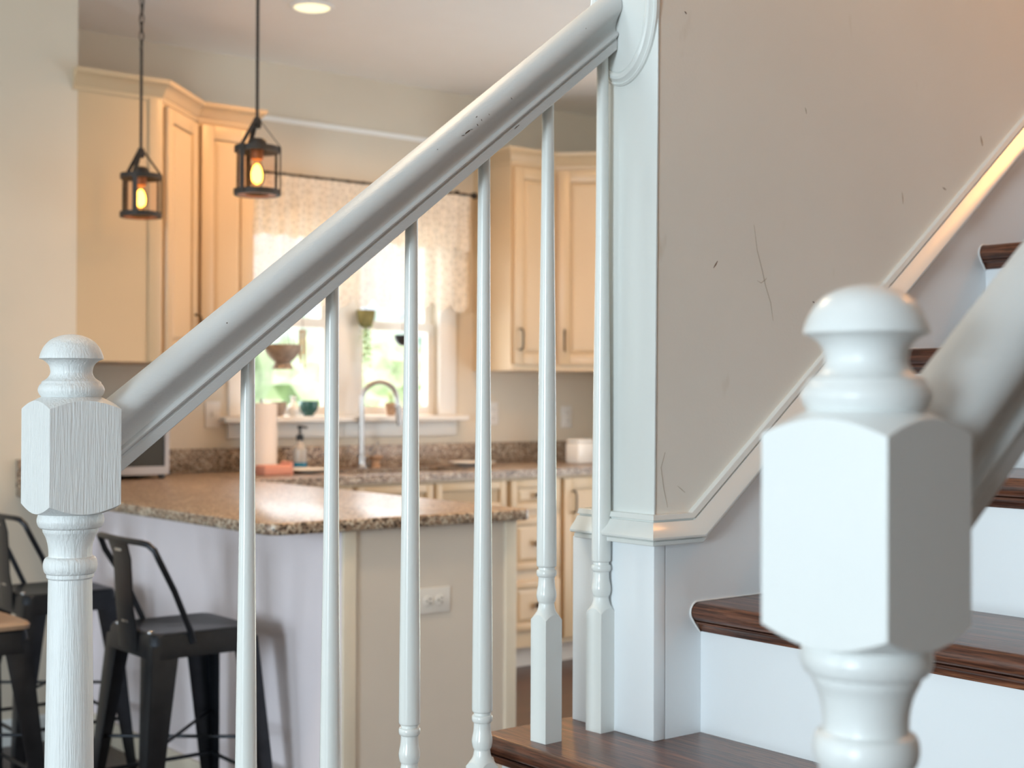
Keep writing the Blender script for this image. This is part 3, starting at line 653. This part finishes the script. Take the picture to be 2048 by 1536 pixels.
# right units
u2 = empty('wall_cabinet', 'cream wall cabinet just right of the window with a brightly lit side', 'cabinet', (0, 0, 0), 0, 'cream wall cabinets')
MB().box((4.178, 5.305, UB), (4.450, YK - 0.0005, UT)).build('carcass', M['cabinet'], u2)
d = panel_door('door', u2, 0.250, UT - UB - 0.05, M['cabinet']); d.location = (4.190, 5.305, UB + 0.03); pull(d, 0.028, 0.12)
crown([(4.178, YK - 0.001), (4.178, 5.305), (4.450, 5.305)], u2); light_rail([(4.178, 5.305), (4.450, 5.305)], u2)
u3 = empty('corner_cabinet', 'cream diagonal corner wall cabinet behind the end of the stair wall', 'cabinet', (0, 0, 0), 0, 'cream wall cabinets')
A2, B2 = (4.4505, 5.305), (4.7555, 5.0)
MB().prism([A2, B2, (5.0595, 5.0), (5.0595, YK - 0.0005), (4.4505, YK - 0.0005)], 'z', UB, UT).build('carcass', M['cabinet'], u3)
dL = math.hypot(B2[0] - A2[0], B2[1] - A2[1])
d = panel_door('door', u3, dL - 0.05, UT - UB - 0.05, M['cabinet']); d.location = (A2[0] + 0.025 * 0.707, A2[1] - 0.025 * 0.707, UB + 0.03); d.rotation_euler = (0, 0, R(-45))
pull(d, 0.03, 0.12)
crown([A2, B2, (5.059, 5.0)], u3); light_rail([A2, B2], u3)
struct(MB().prism([(YK, 2.478), (YK - 0.006, 2.478), (YK - 0.016, 2.488), (YK - 0.018, 2.498), (YK, 2.498)], 'x', 2.845, 4.135).build('trim_5', M['ceiling']), 'pale ledge moulding on the wall above the curtain', 'trim')

# ------------------------------------------------------------------ window
win = bpy.data.objects.new('window_1', None); COL.objects.link(win); struct(win, 'white double window above the sink', 'window')
WF = simple('window_white', (0.80, 0.77, 0.73), 0.4, var=0.01)
b = MB(); yo = YK - 0.018
for a, c_ in (((2.835, yo, 1.155), (2.935, YK, 2.11)), ((3.965, yo, 1.155), (4.065, YK, 2.11)), ((2.935, yo, 2.015), (3.965, YK, 2.11))):
    MB().box(a, c_).build('casing', WF, win, bevel=0.003)
MB().box((3.385, YK - 0.012, 1.157), (3.515, YK + 0.10, 2.018)).build('mullion', WF, win, bevel=0.003)
MB().box((2.79, YK - 0.075, 1.127), (4.105, YK + 0.02, 1.154)).build('window_sill', WF, win, bevel=0.005)
MB().box((2.83, YK - 0.016, 1.055), (4.07, YK, 1.126)).build('apron', WF, win, bevel=0.003)
for x0, x1 in ((2.931, 3.384), (3.516, 3.969)):
    for z0, z1, y in ((1.157, 1.60, YK + 0.035), (1.565, 2.018, YK + 0.065)):
        s = MB(); t = 0.040
        s.box((x0, y, z0), (x0 + t, y + 0.028, z1)); s.box((x1 - t, y, z0), (x1, y + 0.028, z1)); s.box((x0 + t, y, z0), (x1 - t, y + 0.028, z0 + t)); s.box((x0 + t, y, z1 - t), (x1 - t, y + 0.028, z1))
        so = s.build('sash', WF, win)
        MB().box((x0 + t - 0.002, y + 0.011, z0 + t - 0.002), (x1 - t + 0.002, y + 0.015, z1 - t + 0.002)).build('pane', M['pane'], so)

# curtain rod and lace curtain
rod = empty('curtain_rod', 'thin dark curtain rod with a finial above the window', 'curtain rod', (0, 0, 0))
MB().tube([(2.86, YK - 0.085, 2.232), (4.10, YK - 0.085, 2.232)], 0.006, 10).build('rod', M['iron'], rod, smooth=60)
for x in (2.862, 4.098):
    o = MB().lathe(smoothprof([(0.004, -0.004), (0.008, 0.004), (0.015, 0.016), (0.016, 0.026), (0.009, 0.038), (0.001, 0.043)]), n=20).build('finial', M['iron'], rod, smooth=40)
    o.location = (x, YK - 0.085, 2.232); o.rotation_euler = (0, R(90 if x > 3 else -90), 0)
for x in (2.90, 4.075):
    b = MB(); b.tube([(x, YK, 2.232), (x, YK - 0.085, 2.232)], 0.006, 8); b.box((x - 0.012, YK - 0.006, 2.20), (x + 0.012, YK - 0.0005, 2.262)); b.build('bracket', M['iron'], rod)
for i in range(15):
    x = 2.90 + i * 1.16 / 14; pts = [(x, YK - 0.085 + 0.011 * math.cos(a), 2.229 + 0.011 * math.sin(a)) for a in [j * math.pi / 5 for j in range(11)]]
    MB().tube(pts, 0.0016, 6).build('ring', M['iron'], rod, smooth=60)
def curtain(x0, x1, z0, z1, yb, amp, waves, name, parent, scallop=0.0, nsc=9):
    nx, nz = 150, 40; vs = []; fs = []
    for j in range(nz + 1):
        v = j / nz
        for i in range(nx + 1):
            u = i / nx; x = x0 + (x1 - x0) * u
            zb = z0 - scallop * abs(math.sin(math.pi * nsc * u))
            z = z1 + (zb - z1) * v
            y = yb + amp * (0.4 + 0.6 * v) * math.sin(2 * math.pi * waves * u + 0.8 * math.sin(7 * u)) + 0.004 * math.sin(31 * u + 5 * v)
            vs.append((x, y, z))
    for j in range(nz):
        for i in range(nx):
            a = j * (nx + 1) + i; fs.append((a, a + 1, a + nx + 2, a + nx + 1))
    o = MB().add(vs, fs).build(name, M['lace'], parent, smooth=60); return o
cu = empty('lace_curtain', 'cream lace curtain with a scalloped hem hanging over the window', 'curtain', (0, 0, 0))
curtain(2.87, 4.09, 1.70, 2.222, YK - 0.085, 0.012, 13, 'lace_panel', cu, 0.045, 11)
curtain(2.87, 4.09, 1.975, 2.224, YK - 0.100, 0.010, 17, 'lace_valance', cu, 0.03, 13)

# ------------------------------------------------------------------ things in the window
def lathe_thing(name, prof, mat, label, cat, loc, n=28, group=None):
    o = MB().lathe(smoothprof(prof), n=n).build(name, mat, smooth=35, loc=loc); return tag(o, label, cat, group)
def cord(parent, x, y, z0, z1, r=0.0016, m='iron', name='hanging_cord'): MB().tube([(x, y, z0), (x, y, z1)], r, 6).build(name, M[m], parent)
def hang(parent, z0, zbase):
    zh = 2.06 - zbase; yw = YK - 0.0182 - parent.location.y
    MB().tube([(0, 0, z0), (0, 0, zh)], 0.0014, 6).build('hanger', M['iron'], parent)
    MB().tube([(0, 0, zh - 0.004), (0, yw * 0.5, zh - 0.006), (0, yw, zh + 0.004)], 0.002, 6).build('hook', M['iron'], parent)
p = empty('hanging_bowl', 'footed stoneware bowl hanging in the left half of the window', 'planter', (3.076, 5.55, 1.364))
MB().lathe(smoothprof([(0.048, 0), (0.044, 0.012), (0.036, 0.030), (0.036, 0.030), (0.062, 0.055), (0.080, 0.085), (0.086, 0.108), (0.086, 0.108), (0.080, 0.108), (0.060, 0.070), (0.01, 0.055)]), n=36).build('bowl', M['stoneware'], p, smooth=35)
for a in (0.4, 2.5, 4.6): MB().tube([(0.083 * math.cos(a), 0.083 * math.sin(a), 0.106), (0, 0, 0.36)], 0.0016, 6).build('cord', M['iron'], p)
hang(p, 0.36, 1.364)
p = empty('moss_planter', 'small mossy green hanging pot in the middle of the window', 'planter', (3.512, 5.55, 1.566))
MB().lathe(smoothprof([(0.022, 0), (0.034, 0.02), (0.042, 0.05), (0.045, 0.078), (0.045, 0.078), (0.040, 0.078), (0.03, 0.05), (0.005, 0.045)]), n=28).build('pot', M['moss'], p, smooth=35)
hang(p, 0.05, 1.566)
def vine(parent, seed, n, L, spread):
    rnd = random.Random(seed); mb = MB(); lf = MB()
    for i in range(n):
        x, y, z = rnd.uniform(-spread, spread) * 0.6, rnd.uniform(-spread, spread) * 0.6, 0.07; pts = [(x * 0.5, y * 0.5, z)]
        l = L * rnd.uniform(0.6, 1)
        for s in range(8):
            z -= l / 8; x += rnd.uniform(-0.008, 0.008); y += rnd.uniform(-0.008, 0.008); pts.append((x, y, z))
            for q in range(2):
                a = rnd.uniform(0, 6.28); d = Vector((math.cos(a), math.sin(a), -0.4)) * 0.020; e = Vector((-math.sin(a), math.cos(a), 0)) * 0.008; c0 = Vector((x, y, z))
                lf.add([c0, c0 + d * 0.5 + e, c0 + d, c0 + d * 0.5 - e + Vector((0, 0, 0.002))], [(0, 1, 2, 3)])
        mb.tube(pts, 0.0012, 5)
    mb.build('stems', M['leaf'], parent); o = lf.build('leaves', M['leaf'], parent); o['kind'] = 'stuff'
vine(p, 3, 6, 0.30, 0.04)
p = empty('dark_hanging_bowl', 'small dark bowl hanging in the right half of the window', 'planter', (3.719, 5.55, 1.483))
MB().lathe(smoothprof([(0.010, 0), (0.030, 0.012), (0.042, 0.032), (0.046, 0.052), (0.046, 0.052), (0.042, 0.052), (0.03, 0.03), (0.003, 0.02)]), n=28).build('bowl', M['black_plastic'], p, smooth=35)
hang(p, 0.02, 1.483)
ch = empty('wind_chime', 'thin tan wind chime hanging beside the stoneware bowl', 'wind chime', (3.179, 5.555, 1.371))
for i, a in enumerate((0, 1.6, 3.1, 4.7)): MB().tube([(0.012 * math.cos(a), 0.012 * math.sin(a), 0.0 + 0.02 * i), (0.012 * math.cos(a), 0.012 * math.sin(a), 0.165)], 0.004, 8).build('tube', M['terracotta'], ch)
MB().lathe([(0.018, 0.165), (0.018, 0.172)], n=16).build('disc', M['terracotta'], ch); hang(ch, 0.17, 1.371)
SZ = 1.1545
lathe_thing('cup', [(0.018, 0), (0.026, 0.015), (0.034, 0.045), (0.036, 0.062), (0.036, 0.062), (0.032, 0.062), (0.024, 0.02), (0.002, 0.012)], M['stoneware'], 'small tan cup on the window sill, left of the teal bowl', 'cup', (3.072, 5.575, SZ))
lathe_thing('bowl', [(0.020, 0), (0.024, 0.008), (0.040, 0.030), (0.044, 0.066), (0.044, 0.066), (0.040, 0.066), (0.030, 0.025), (0.002, 0.014)], M['teal'], 'small teal glazed bowl on the window sill', 'bowl', (3.225, 5.575, SZ))
lathe_thing('vase', [(0.016, 0), (0.024, 0.015), (0.026, 0.035), (0.014, 0.055), (0.010, 0.075), (0.015, 0.088), (0.015, 0.088), (0.011, 0.088), (0.006, 0.06), (0.002, 0.03)], M['china'], 'small white vase on the window sill between cup and teal bowl', 'vase', (3.140, 5.565, SZ))
p = empty('flower_pot', 'terracotta pot with yellow flowers on the sill behind the faucet', 'plant pot', (3.668, 5.572, SZ))
MB().lathe(smoothprof([(0.018, 0), (0.027, 0.045), (0.030, 0.045), (0.030, 0.060), (0.030, 0.060), (0.026, 0.060), (0.024, 0.05), (0.002, 0.048)]), n=24).build('pot', M['terracotta'], p, smooth=35)
rnd = random.Random(5)
for i in range(8):
    a = rnd.uniform(0, 6.28); rr = rnd.uniform(0, 0.022); z = rnd.uniform(0.08, 0.11); x, y = rr * math.cos(a), rr * math.sin(a)
    MB().tube([(x * 0.4, y * 0.4, 0.048), (x, y, z)], 0.0012, 5).build('stem', M['leaf'], p)
    pet = MB()
    for q in range(6):
        t = q * math.pi / 3; pet.add([(x, y, z), (x + 0.007 * math.cos(t - 0.4), y + 0.007 * math.sin(t - 0.4), z + 0.003), (x + 0.012 * math.cos(t), y + 0.012 * math.sin(t), z + 0.004), (x + 0.007 * math.cos(t + 0.4), y + 0.007 * math.sin(t + 0.4), z + 0.003)], [(0, 1, 2, 3)])
    pet.build('flower', M['yellow'], p)

# ------------------------------------------------------------------ things on the worktop
sk_ = empty('sink', 'stainless undermount sink below the faucet', 'sink', (0, 0, 0))
b = MB(); z0 = CB - 0.16
b.box((SX0 - 0.004, SY0 - 0.004, z0), (SX1 + 0.004, SY1 + 0.004, z0 + 0.003)); b.box((SX0 - 0.004, SY0 - 0.004, z0), (SX0, SY1 + 0.004, CB - 0.0005)); b.box((SX1, SY0 - 0.004, z0), (SX1 + 0.004, SY1 + 0.004, CB - 0.0005)); b.box((SX0, SY0 - 0.004, z0), (SX1, SY0, CB - 0.0005)); b.box((SX0, SY1, z0), (SX1, SY1 + 0.004, CB - 0.0005))
b.build('basin', M['steel'], sk_)
fa = empty('faucet', 'tall gooseneck kitchen faucet in brushed nickel', 'faucet', (3.47, 5.515, CT))
MB().lathe(smoothprof([(0.028, 0), (0.028, 0.008), (0.019, 0.014), (0.018, 0.06), (0.018, 0.06), (0.013, 0.064)]), n=24).build('base', M['steel'], fa, smooth=35)
arc = [(0, 0, 0.06), (0, 0, 0.27)] + [(0.078 - 0.078 * math.cos(a), -0.078 * 0.0 - 0.06 * (1 - math.cos(a)) / 2, 0.31 + 0.088 * math.sin(a)) for a in [i * math.pi / 14 for i in range(0, 15)]] + [(0.158, -0.062, 0.285)]
MB().tube(arc, 0.0125, 14).build('spout', M['steel'], fa, smooth=60)
MB().tube([(0.1575, -0.062, 0.290), (0.163, -0.063, 0.255), (0.170, -0.065, 0.195)], 0.0165, 14).build('spray_head', M['steel'], fa, smooth=60)
MB().tube([(0.016, -0.004, 0.045), (0.045, -0.012, 0.060), (0.075, -0.02, 0.12)], 0.007, 10).build('lever', M['steel'], fa, smooth=60)
lathe_thing('soap_dish', [(0.022, 0), (0.020, 0.03), (0.034, 0.045), (0.034, 0.052), (0.034, 0.052), (0.030, 0.052), (0.002, 0.046)], M['terracotta'], 'small pinkish soap dish beside the faucet base', 'soap dish', (3.555, 5.53, CT))
s = empty('soap_dispenser', 'clear soap bottle with blue soap and a black pump', 'soap dispenser', (3.137, 5.50, CT))
MB().lathe([(0.030, 0.0), (0.033, 0.004), (0.033, 0.034), (0.032, 0.036)], n=28).build('blue_soap', M['blue_soap'], s, smooth=40)
MB().lathe(smoothprof([(0.033, 0.036), (0.033, 0.080), (0.030, 0.098), (0.018, 0.115), (0.014, 0.130), (0.014, 0.135)]), n=28).build('bottle', M['clear_plastic'], s, smooth=40)
MB().lathe([(0.015, 0.133), (0.016, 0.136), (0.016, 0.158), (0.006, 0.160), (0.006, 0.185), (0.012, 0.186), (0.012, 0.198), (0.010, 0.200)], n=20).build('pump', M['black_plastic'], s, smooth=40)
MB().tube([(0, 0, 0.193), (0.028, -0.018, 0.190)], 0.0045, 8).build('nozzle', M['black_plastic'], s)
r_ = empty('paper_towel_roll', 'upright roll of white paper towels on the back counter', 'paper towels', (2.930, 5.47, CT))
MB().lathe([(0.075, 0), (0.075, 0.010), (0.07, 0.012)], n=36).build('stand_base', M['steel'], r_, smooth=40)
MB().lathe([(0.018, 0.014), (0.066, 0.014), (0.0665, 0.16), (0.066, 0.300), (0.020, 0.300), (0.020, 0.28)], n=40).build('roll', M['paper'], r_, smooth=40)
MB().tube([(0, 0, 0.01), (0, 0, 0.318)], 0.007, 10).build('stand_rod', M['steel'], r_)
tr2 = empty('sponge_tray', 'salmon pink sponge caddy on the counter before the paper towels', 'sponge', (2.870, 5.235, CT))
MB().box((-0.075, -0.045, 0), (0.055, 0.045, 0.042)).build('tray', M['salmon'], tr2, bevel=0.008); MB().box((0.045, -0.045, 0.0), (0.062, 0.045, 0.056)).build('rim', M['salmon'], tr2, bevel=0.006)
lathe_thing('plate', [(0.045, 0), (0.060, 0.004), (0.105, 0.017), (0.108, 0.020), (0.108, 0.020), (0.100, 0.018), (0.055, 0.008), (0.002, 0.007)], M['china'], 'white plate on the counter beside the salmon sponge caddy', 'plate', (3.035, 5.28, CT))
lathe_thing('dish', [(0.055, 0), (0.065, 0.004), (0.11, 0.018), (0.115, 0.022), (0.115, 0.022), (0.105, 0.020), (0.06, 0.008), (0.002, 0.007)], M['china'], 'white dish on the counter right of the sink', 'plate', (3.99, 5.36, CT))
cn = empty('canister', 'small white canister at the right end of the backsplash', 'canister', (4.60, 5.28, CT))
MB().box((-0.055, -0.05, 0), (0.055, 0.05, 0.105)).build('body', M['china'], cn, bevel=0.012); MB().box((-0.05, -0.045, 0.105), (0.05, 0.045, 0.122)).build('lid', M['china'], cn, bevel=0.006)
mw = empty('microwave', 'silver microwave oven with a dark glass door under the corner cabinet', 'microwave', (1.950, 5.275, CT), R(-2))
MB().box((0, 0, 0.018), (0.45, 0.30, 0.275)).build('body', M['iron'], mw, bevel=0.006)
b = MB(); b.box((0, -0.014, 0.018), (0.45, -0.0005, 0.050)); b.box((0, -0.014, 0.250), (0.45, -0.0005, 0.275)); b.box((0, -0.014, 0.050), (0.02, -0.0005, 0.250)); b.box((0.432, -0.014, 0.050), (0.45, -0.0005, 0.250))
b.build('front_frame', M['silver'], mw)
MB().box((0.02, -0.008, 0.05), (0.330, -0.0006, 0.250)).build('door_glass', M['dark_glass'], mw); MB().box((0.330, -0.007, 0.05), (0.432, -0.0006, 0.250)).build('control_panel', M['dark_glass'], mw)
for x in (0.03, 0.43):
    for y in (0.02, 0.27): MB().lathe([(0.014, 0), (0.014, 0.018)], cx=x, cy=y, n=14).build('foot', M['black_plastic'], mw)

# ------------------------------------------------------------------ pendant lamps and downlights
def pendant(x, y, a0, label, chain):
    g = empty('pendant_lamp', label, 'lamp', (x, y, 0), 0, 'lantern pendants above the peninsula')
    zb, zt, zp, RR = 1.890, 2.042, 2.128, 0.070
    MB().lathe(smoothprof([(0.060, CEIL), (0.060, CEIL - 0.012), (0.050, CEIL - 0.025), (0.012, CEIL - 0.030)]), n=28).build('canopy', M['iron'], g, smooth=35)
    zc = 2.50 if chain else CEIL - 0.03
    MB().tube([(0, 0, zp), (0, 0, zc)], 0.0055, 10).build('stem', M['iron'], g, smooth=60)
    if chain:
        z = zc; i = 0
        while z < CEIL - 0.03:
            pts = []
            for q in range(13):
                t = q * math.pi / 6; u, v = 0.008 * math.cos(t), 0.020 * math.sin(t)
                pts.append((u if i % 2 else 0, 0 if i % 2 else u, z + 0.016 + v))
            MB().tube(pts, 0.0022, 6).build('chain_link', M['iron'], g, smooth=60); z += 0.032; i += 1
        MB().tube([(0.006 * math.sin(z_ * 60), 0.006 * math.cos(z_ * 60), z_) for z_ in [zc + i * 0.01 for i in range(22)]], 0.002, 6).build('cord', M['iron'], g)
    MB().lathe([(0.010, zp - 0.022), (0.013, zp - 0.016), (0.013, zp + 0.008), (0.008, zp + 0.014)], n=18).build('hub', M['iron'], g, smooth=35)
    MB().rings([[(r * math.cos(2 * math.pi * k / 48), r * math.sin(2 * math.pi * k / 48), z) for k in range(48)] for r, z in ((0.028, zt + 0.006), (RR + 0.003, zt + 0.004), (RR + 0.003, zt - 0.014), (RR - 0.004, zt - 0.014), (0.028, zt - 0.002), (0.028, zt + 0.006))], cap=False).build('top_ring', M['iron'], g, smooth=35)
    MB().lathe([(0.030, zt - 0.002), (0.030, zt + 0.022), (0.022, zt + 0.030)], n=28).build('socket_cap', M['iron'], g, smooth=35)
    MB().lathe([(0.020, zt - 0.002), (0.020, zt - 0.036), (0.016, zt - 0.038)], n=24).build('socket', M['copper'], g, smooth=35)
    MB().rings([[(r * math.cos(2 * math.pi * k / 48), r * math.sin(2 * math.pi * k / 48), z) for k in range(48)] for r, z in ((RR - 0.008, zb), (RR + 0.004, zb), (RR + 0.004, zb + 0.018), (RR - 0.003, zb + 0.018), (RR - 0.008, zb))], cap=False).build('bottom_ring', M['iron'], g, smooth=35)
    MB().rings([[(r * math.cos(2 * math.pi * k / 48), r * math.sin(2 * math.pi * k / 48), z) for k in range(48)] for r, z in ((RR - 0.008, zb + 0.0005), (0.040, zb + 0.002), (0.040, zb + 0.004), (RR - 0.008, zb + 0.003))], cap=False).build('copper_rim', M['copper'], g, smooth=35)
    MB().lathe([(RR - 0.005, zb + 0.012), (RR - 0.005, zt - 0.008)], n=48, cap=False).build('glass', M['lamp_glass'], g, smooth=60)
    bl = MB().lathe(smoothprof([(0.013, zt - 0.034), (0.015, zt - 0.048), (0.021, zt - 0.068), (0.0235, zt - 0.086), (0.021, zt - 0.108), (0.012, zt - 0.124), (0.001, zt - 0.129)]), n=24).build('bulb', M['amber_glass'], g, smooth=60)
    MB().lathe(smoothprof([(0.001, zt - 0.050), (0.009, zt - 0.056), (0.0160, zt - 0.072), (0.0180, zt - 0.088), (0.0150, zt - 0.106), (0.004, zt - 0.114), (0.001, zt - 0.116)]), n=16).build('filament', M['bulb'], bl, smooth=60)
    for q in range(3):
        a = a0 + q * 2 * math.pi / 3; e = Vector((math.cos(a), math.sin(a), 0)); tgt = Vector((-math.sin(a), math.cos(a), 0))
        b = MB(); o = e * (RR + 0.005)
        b.bar(o + Vector((0, 0, zb)), o + Vector((0, 0, zt + 0.004)), tgt * 0.009, e * 0.0016)
        b.bar(o + Vector((0, 0, zt + 0.004)), e * 0.012 + Vector((0, 0, zp)), tgt * 0.008, (e * 0.7 + Vector((0, 0, 0.7))) * 0.0014)
        b.build('strap', M['iron'], g)
ca = math.atan2(-F_.y, -F_.x)
pendant(2.148, 4.05, ca - R(28), 'right lantern pendant, nearer the window, hanging on a straight rod', False)
pendant(2.088, 4.82, ca - R(1), 'left lantern pendant, hanging lower in view on a rod and chain', True)
def downlight(x, y, label, power):
    g = empty('recessed_light', label, 'ceiling light', (x, y, CEIL), 0, 'recessed ceiling lights')
    MB().rings([[(r * math.cos(2 * math.pi * k / 48), r * math.sin(2 * math.pi * k / 48), z) for k in range(48)] for r, z in ((0.088, -0.0005), (0.088, -0.004), (0.072, -0.006), (0.068, -0.0005))], cap=False).build('trim_ring', M['ceiling'], g, smooth=40)
    MB().lathe([(0.068, -0.002), (0.066, -0.004), (0.001, -0.0045)], n=40).build('lens', M['downlight'], g, smooth=40)
    l = area('downlight_beam', (x, y, CEIL - 0.012), (0, 0, -1), 0.12, 0.12, power, WARM, 150)
downlight(2.731, 4.711, 'round recessed light glowing in the kitchen ceiling', 11)
for x, y in ((3.9, 4.6), (2.7, 3.2), (3.9, 3.2)):
    l = area('downlight_beam', (x, y, CEIL - 0.012), (0, 0, -1), 0.12, 0.12, 8, WARM, 150)

# ------------------------------------------------------------------ bar stools
def stool(x, y, rz, label, back, seat_mat, zs=0.61):
    g = empty('bar_stool', label, 'stool', (x, y, 0), rz, 'counter stools')
    h = 0.152; m = M['metal_black']
    def sq(s, z, r=0.03, n=6):
        pts = []
        for cx_, cy_, a0 in ((s - r, s - r, 0), (-s + r, s - r, 90), (-s + r, -s + r, 180), (s - r, -s + r, 270)):
            for i in range(n + 1):
                a = R(a0 + 90 * i / n); pts.append((cx_ + r * math.cos(a), cy_ + r * math.sin(a), z))
        return pts
    MB().rings([sq(h + 0.007, zs - 0.066), sq(h + 0.002, zs - 0.012), sq(h - 0.003, zs - 0.002), sq(h - 0.015, zs), sq(h - 0.03, zs - 0.004)]).build('seat', m if seat_mat is None else M['metal_black'], g, smooth=40)
    if seat_mat: MB().rings([sq(h + 0.006, zs + 0.0005), sq(h + 0.008, zs + 0.012), sq(h + 0.002, zs + 0.020)]).build('wood_top', seat_mat, g, smooth=40)
    else:
        MB().prism([(0.045 * math.cos(t) * 1.0, 0.014 * math.sin(t)) for t in [i * math.pi / 10 for i in range(20)]], 'z', zs - 0.0042, zs - 0.0034).build('grip_hole', M['black_plastic'], g)
    f = 0.205
    for sx in (-1, 1):
        for sy in (-1, 1):
            b = MB()
            T = Vector((sx * (h + 0.003), sy * (h + 0.003), zs - 0.030)); Bm = Vector((sx * f, sy * f, 0))
            w0, w1, t = 0.078, 0.030, 0.003
            for ax in (0, 1):
                d = Vector((-sx, 0, 0)) if ax == 0 else Vector((0, -sy, 0)); n_ = Vector((0, -sy, 0)) if ax == 0 else Vector((-sx, 0, 0))
                b.hexa([Bm, Bm + d * w1, Bm + d * w1 + n_ * t, Bm + n_ * t], [T, T + d * w0, T + d * w0 + n_ * t, T + n_ * t])
            b.build('leg', m, g, bevel=0.001)
    def legp(sx, sy, z):
        k = 1 - z / (zs - 0.03); s = h + 0.003 + (f - h - 0.003) * k - 0.008; return Vector((sx * s, sy * s, z))
    for a, c_ in (((-1, -1), (1, -1)), ((1, -1), (1, 1)), ((1, 1), (-1, 1)), ((-1, 1), (-1, -1))):
        MB().tube([legp(*a, 0.185), legp(*c_, 0.185)], 0.006, 8).build('foot_rail', m, g, smooth=60)
    for a, c_ in (((-1, -1), (1, 1)), ((1, -1), (-1, 1))):
        MB().tube([legp(*a, 0.30), legp(*c_, 0.30 + 0.013 * a[0] * a[1])], 0.005, 8).build('cross_brace', m, g, smooth=60)
    if back:
        zt = zs + 0.245; xb = -0.180; hb = 0.182
        half = [(-0.040, h + 0.006, zs - 0.03), (-0.048, h + 0.006, zs), (-0.100, h + 0.014, zs + 0.115), (xb + 0.030, hb, zt - 0.045), (xb + 0.018, hb - 0.004, zt - 0.018), (xb + 0.006, hb - 0.018, zt - 0.003), (xb, hb - 0.045, zt), (xb - 0.006, 0.06, zt)]
        pts = [(a_, -b_, c_) for a_, b_, c_ in half] + [(xb - 0.008, 0, zt)] + half[::-1]
        MB().tube(pts, 0.0085, 12).build('back_tube', m, g, smooth=60)
        wv = Vector((0, 0.042, 0))
        o = MB()
        def ring(x_, z_, hw): return [(x_ - 0.002, -hw, z_), (x_ - 0.005, -hw * 0.6, z_), (x_ - 0.005, hw * 0.6, z_), (x_ - 0.002, hw, z_), (x_ + 0.002, hw, z_), (x_ + 0.002, -hw, z_)]
        o.rings([ring(-h - 0.006, zs - 0.055, 0.062), ring(-h - 0.009, zs + 0.01, 0.060), ring(-h - 0.016, zs + 0.06, 0.056), ring(xb + 0.004, zt - 0.05, 0.057), ring(xb - 0.009, zt - 0.006, 0.062)]).build('splat', m, g, smooth=40)
        for z_, x_ in ((zs + 0.022, -h - 0.013), (zt - 0.028, xb - 0.006)): MB().box((x_ - 0.003, -0.022, z_ - 0.004), (x_ + 0.001, 0.022, z_ + 0.004)).build('slot_plate', M['metal_bright'], g, bevel=0.001)
        for sy in (-1, 1):
            q = MB().lathe([(0.010, 0), (0.010, 0.004), (0.004, 0.007)], n=16).build('rivet', M['metal_bright'], g, smooth=40); q.location = (-h + 0.012, sy * (h - 0.045), zs - 0.001)
    return g
stool(1.712, 3.655, 0, 'black metal bar stool with low back, nearest the peninsula corner', True, None)
stool(1.700, 4.600, 0, 'black metal bar stool with low back, behind the far newel post', True, None)
stool(1.215, 4.050, R(2), 'backless stool with a brown wooden seat at the left edge', False, M['wood_seat'], 0.595)

# ------------------------------------------------------------------ outdoors
struct(MB().box((-60, 5.9, -1.3), (80, 120, -1.0)).build('ground_outside', M['grass']), 'green lawn outside the window', 'lawn')
def blob(mb, c_, r, seed, n=1):
    bm = bmesh.new(); bmesh.ops.create_icosphere(bm, subdivisions=3, radius=1)
    rnd = random.Random(seed); ph = [rnd.uniform(0, 6) for _ in range(6)]
    vs = []
    for v in bm.verts:
        d = v.co.normalized(); k = 1 + 0.14 * math.sin(5 * d.x + ph[0]) * math.sin(6 * d.y + ph[1]) + 0.10 * math.sin(11 * d.z + ph[2] + 7 * d.x) + rnd.uniform(-0.06, 0.06)
        vs.append((c_[0] + d.x * r * k, c_[1] + d.y * r * k, c_[2] + d.z * r * 0.9 * k))
    bm.verts.index_update(); mb.add(vs, [tuple(v.index for v in f.verts) for f in bm.faces]); bm.free()
def tree(x, y, hgt, r, label, mat, seed):
    g = empty('tree', label, 'tree', (x, y, -1.0), 0, 'trees outside the window')
    MB().tube([(0, 0, 0), (0.1, 0, hgt * 0.35), (0, 0.1, hgt * 0.6)], 0.16, 10, [1.2, 0.9, 0.5]).build('trunk', M['bark'], g, smooth=60)
    mb = MB(); rnd = random.Random(seed)
    for i in range(9):
        a = rnd.uniform(0, 6.28); rr = r * rnd.uniform(0, 0.7)
        blob(mb, (rr * math.cos(a), rr * math.sin(a), hgt * 0.62 + rnd.uniform(-0.35, 0.35) * hgt * 0.6), r * rnd.uniform(0.45, 0.65), seed * 20 + i)
    mb.build('crown', mat, g)
tree(10.6, 17.5, 3.2, 1.5, 'leafy green tree seen through the left half of the window', M['tree'], 1)
tree(14.2, 19.0, 3.0, 1.6, 'leafy green tree seen through the right half of the window', M['tree'], 2)
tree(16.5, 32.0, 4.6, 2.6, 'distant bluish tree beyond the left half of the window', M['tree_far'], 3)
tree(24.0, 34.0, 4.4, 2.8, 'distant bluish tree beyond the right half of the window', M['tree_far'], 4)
hb = MB(); n = 60; ringA, ringB, ringC = [], [], []
for i in range(n + 1):
    x = -40 + 140 * i / n; z = 4.5 + 2.2 * math.sin(i * 0.21) + 1.0 * math.sin(i * 0.55)
    ringA.append((x, 90, -1.0)); ringB.append((x, 104, z)); ringC.append((x, 118, -1.0))
hb.rings([ringA, ringB, ringC], closed=False, cap=False)
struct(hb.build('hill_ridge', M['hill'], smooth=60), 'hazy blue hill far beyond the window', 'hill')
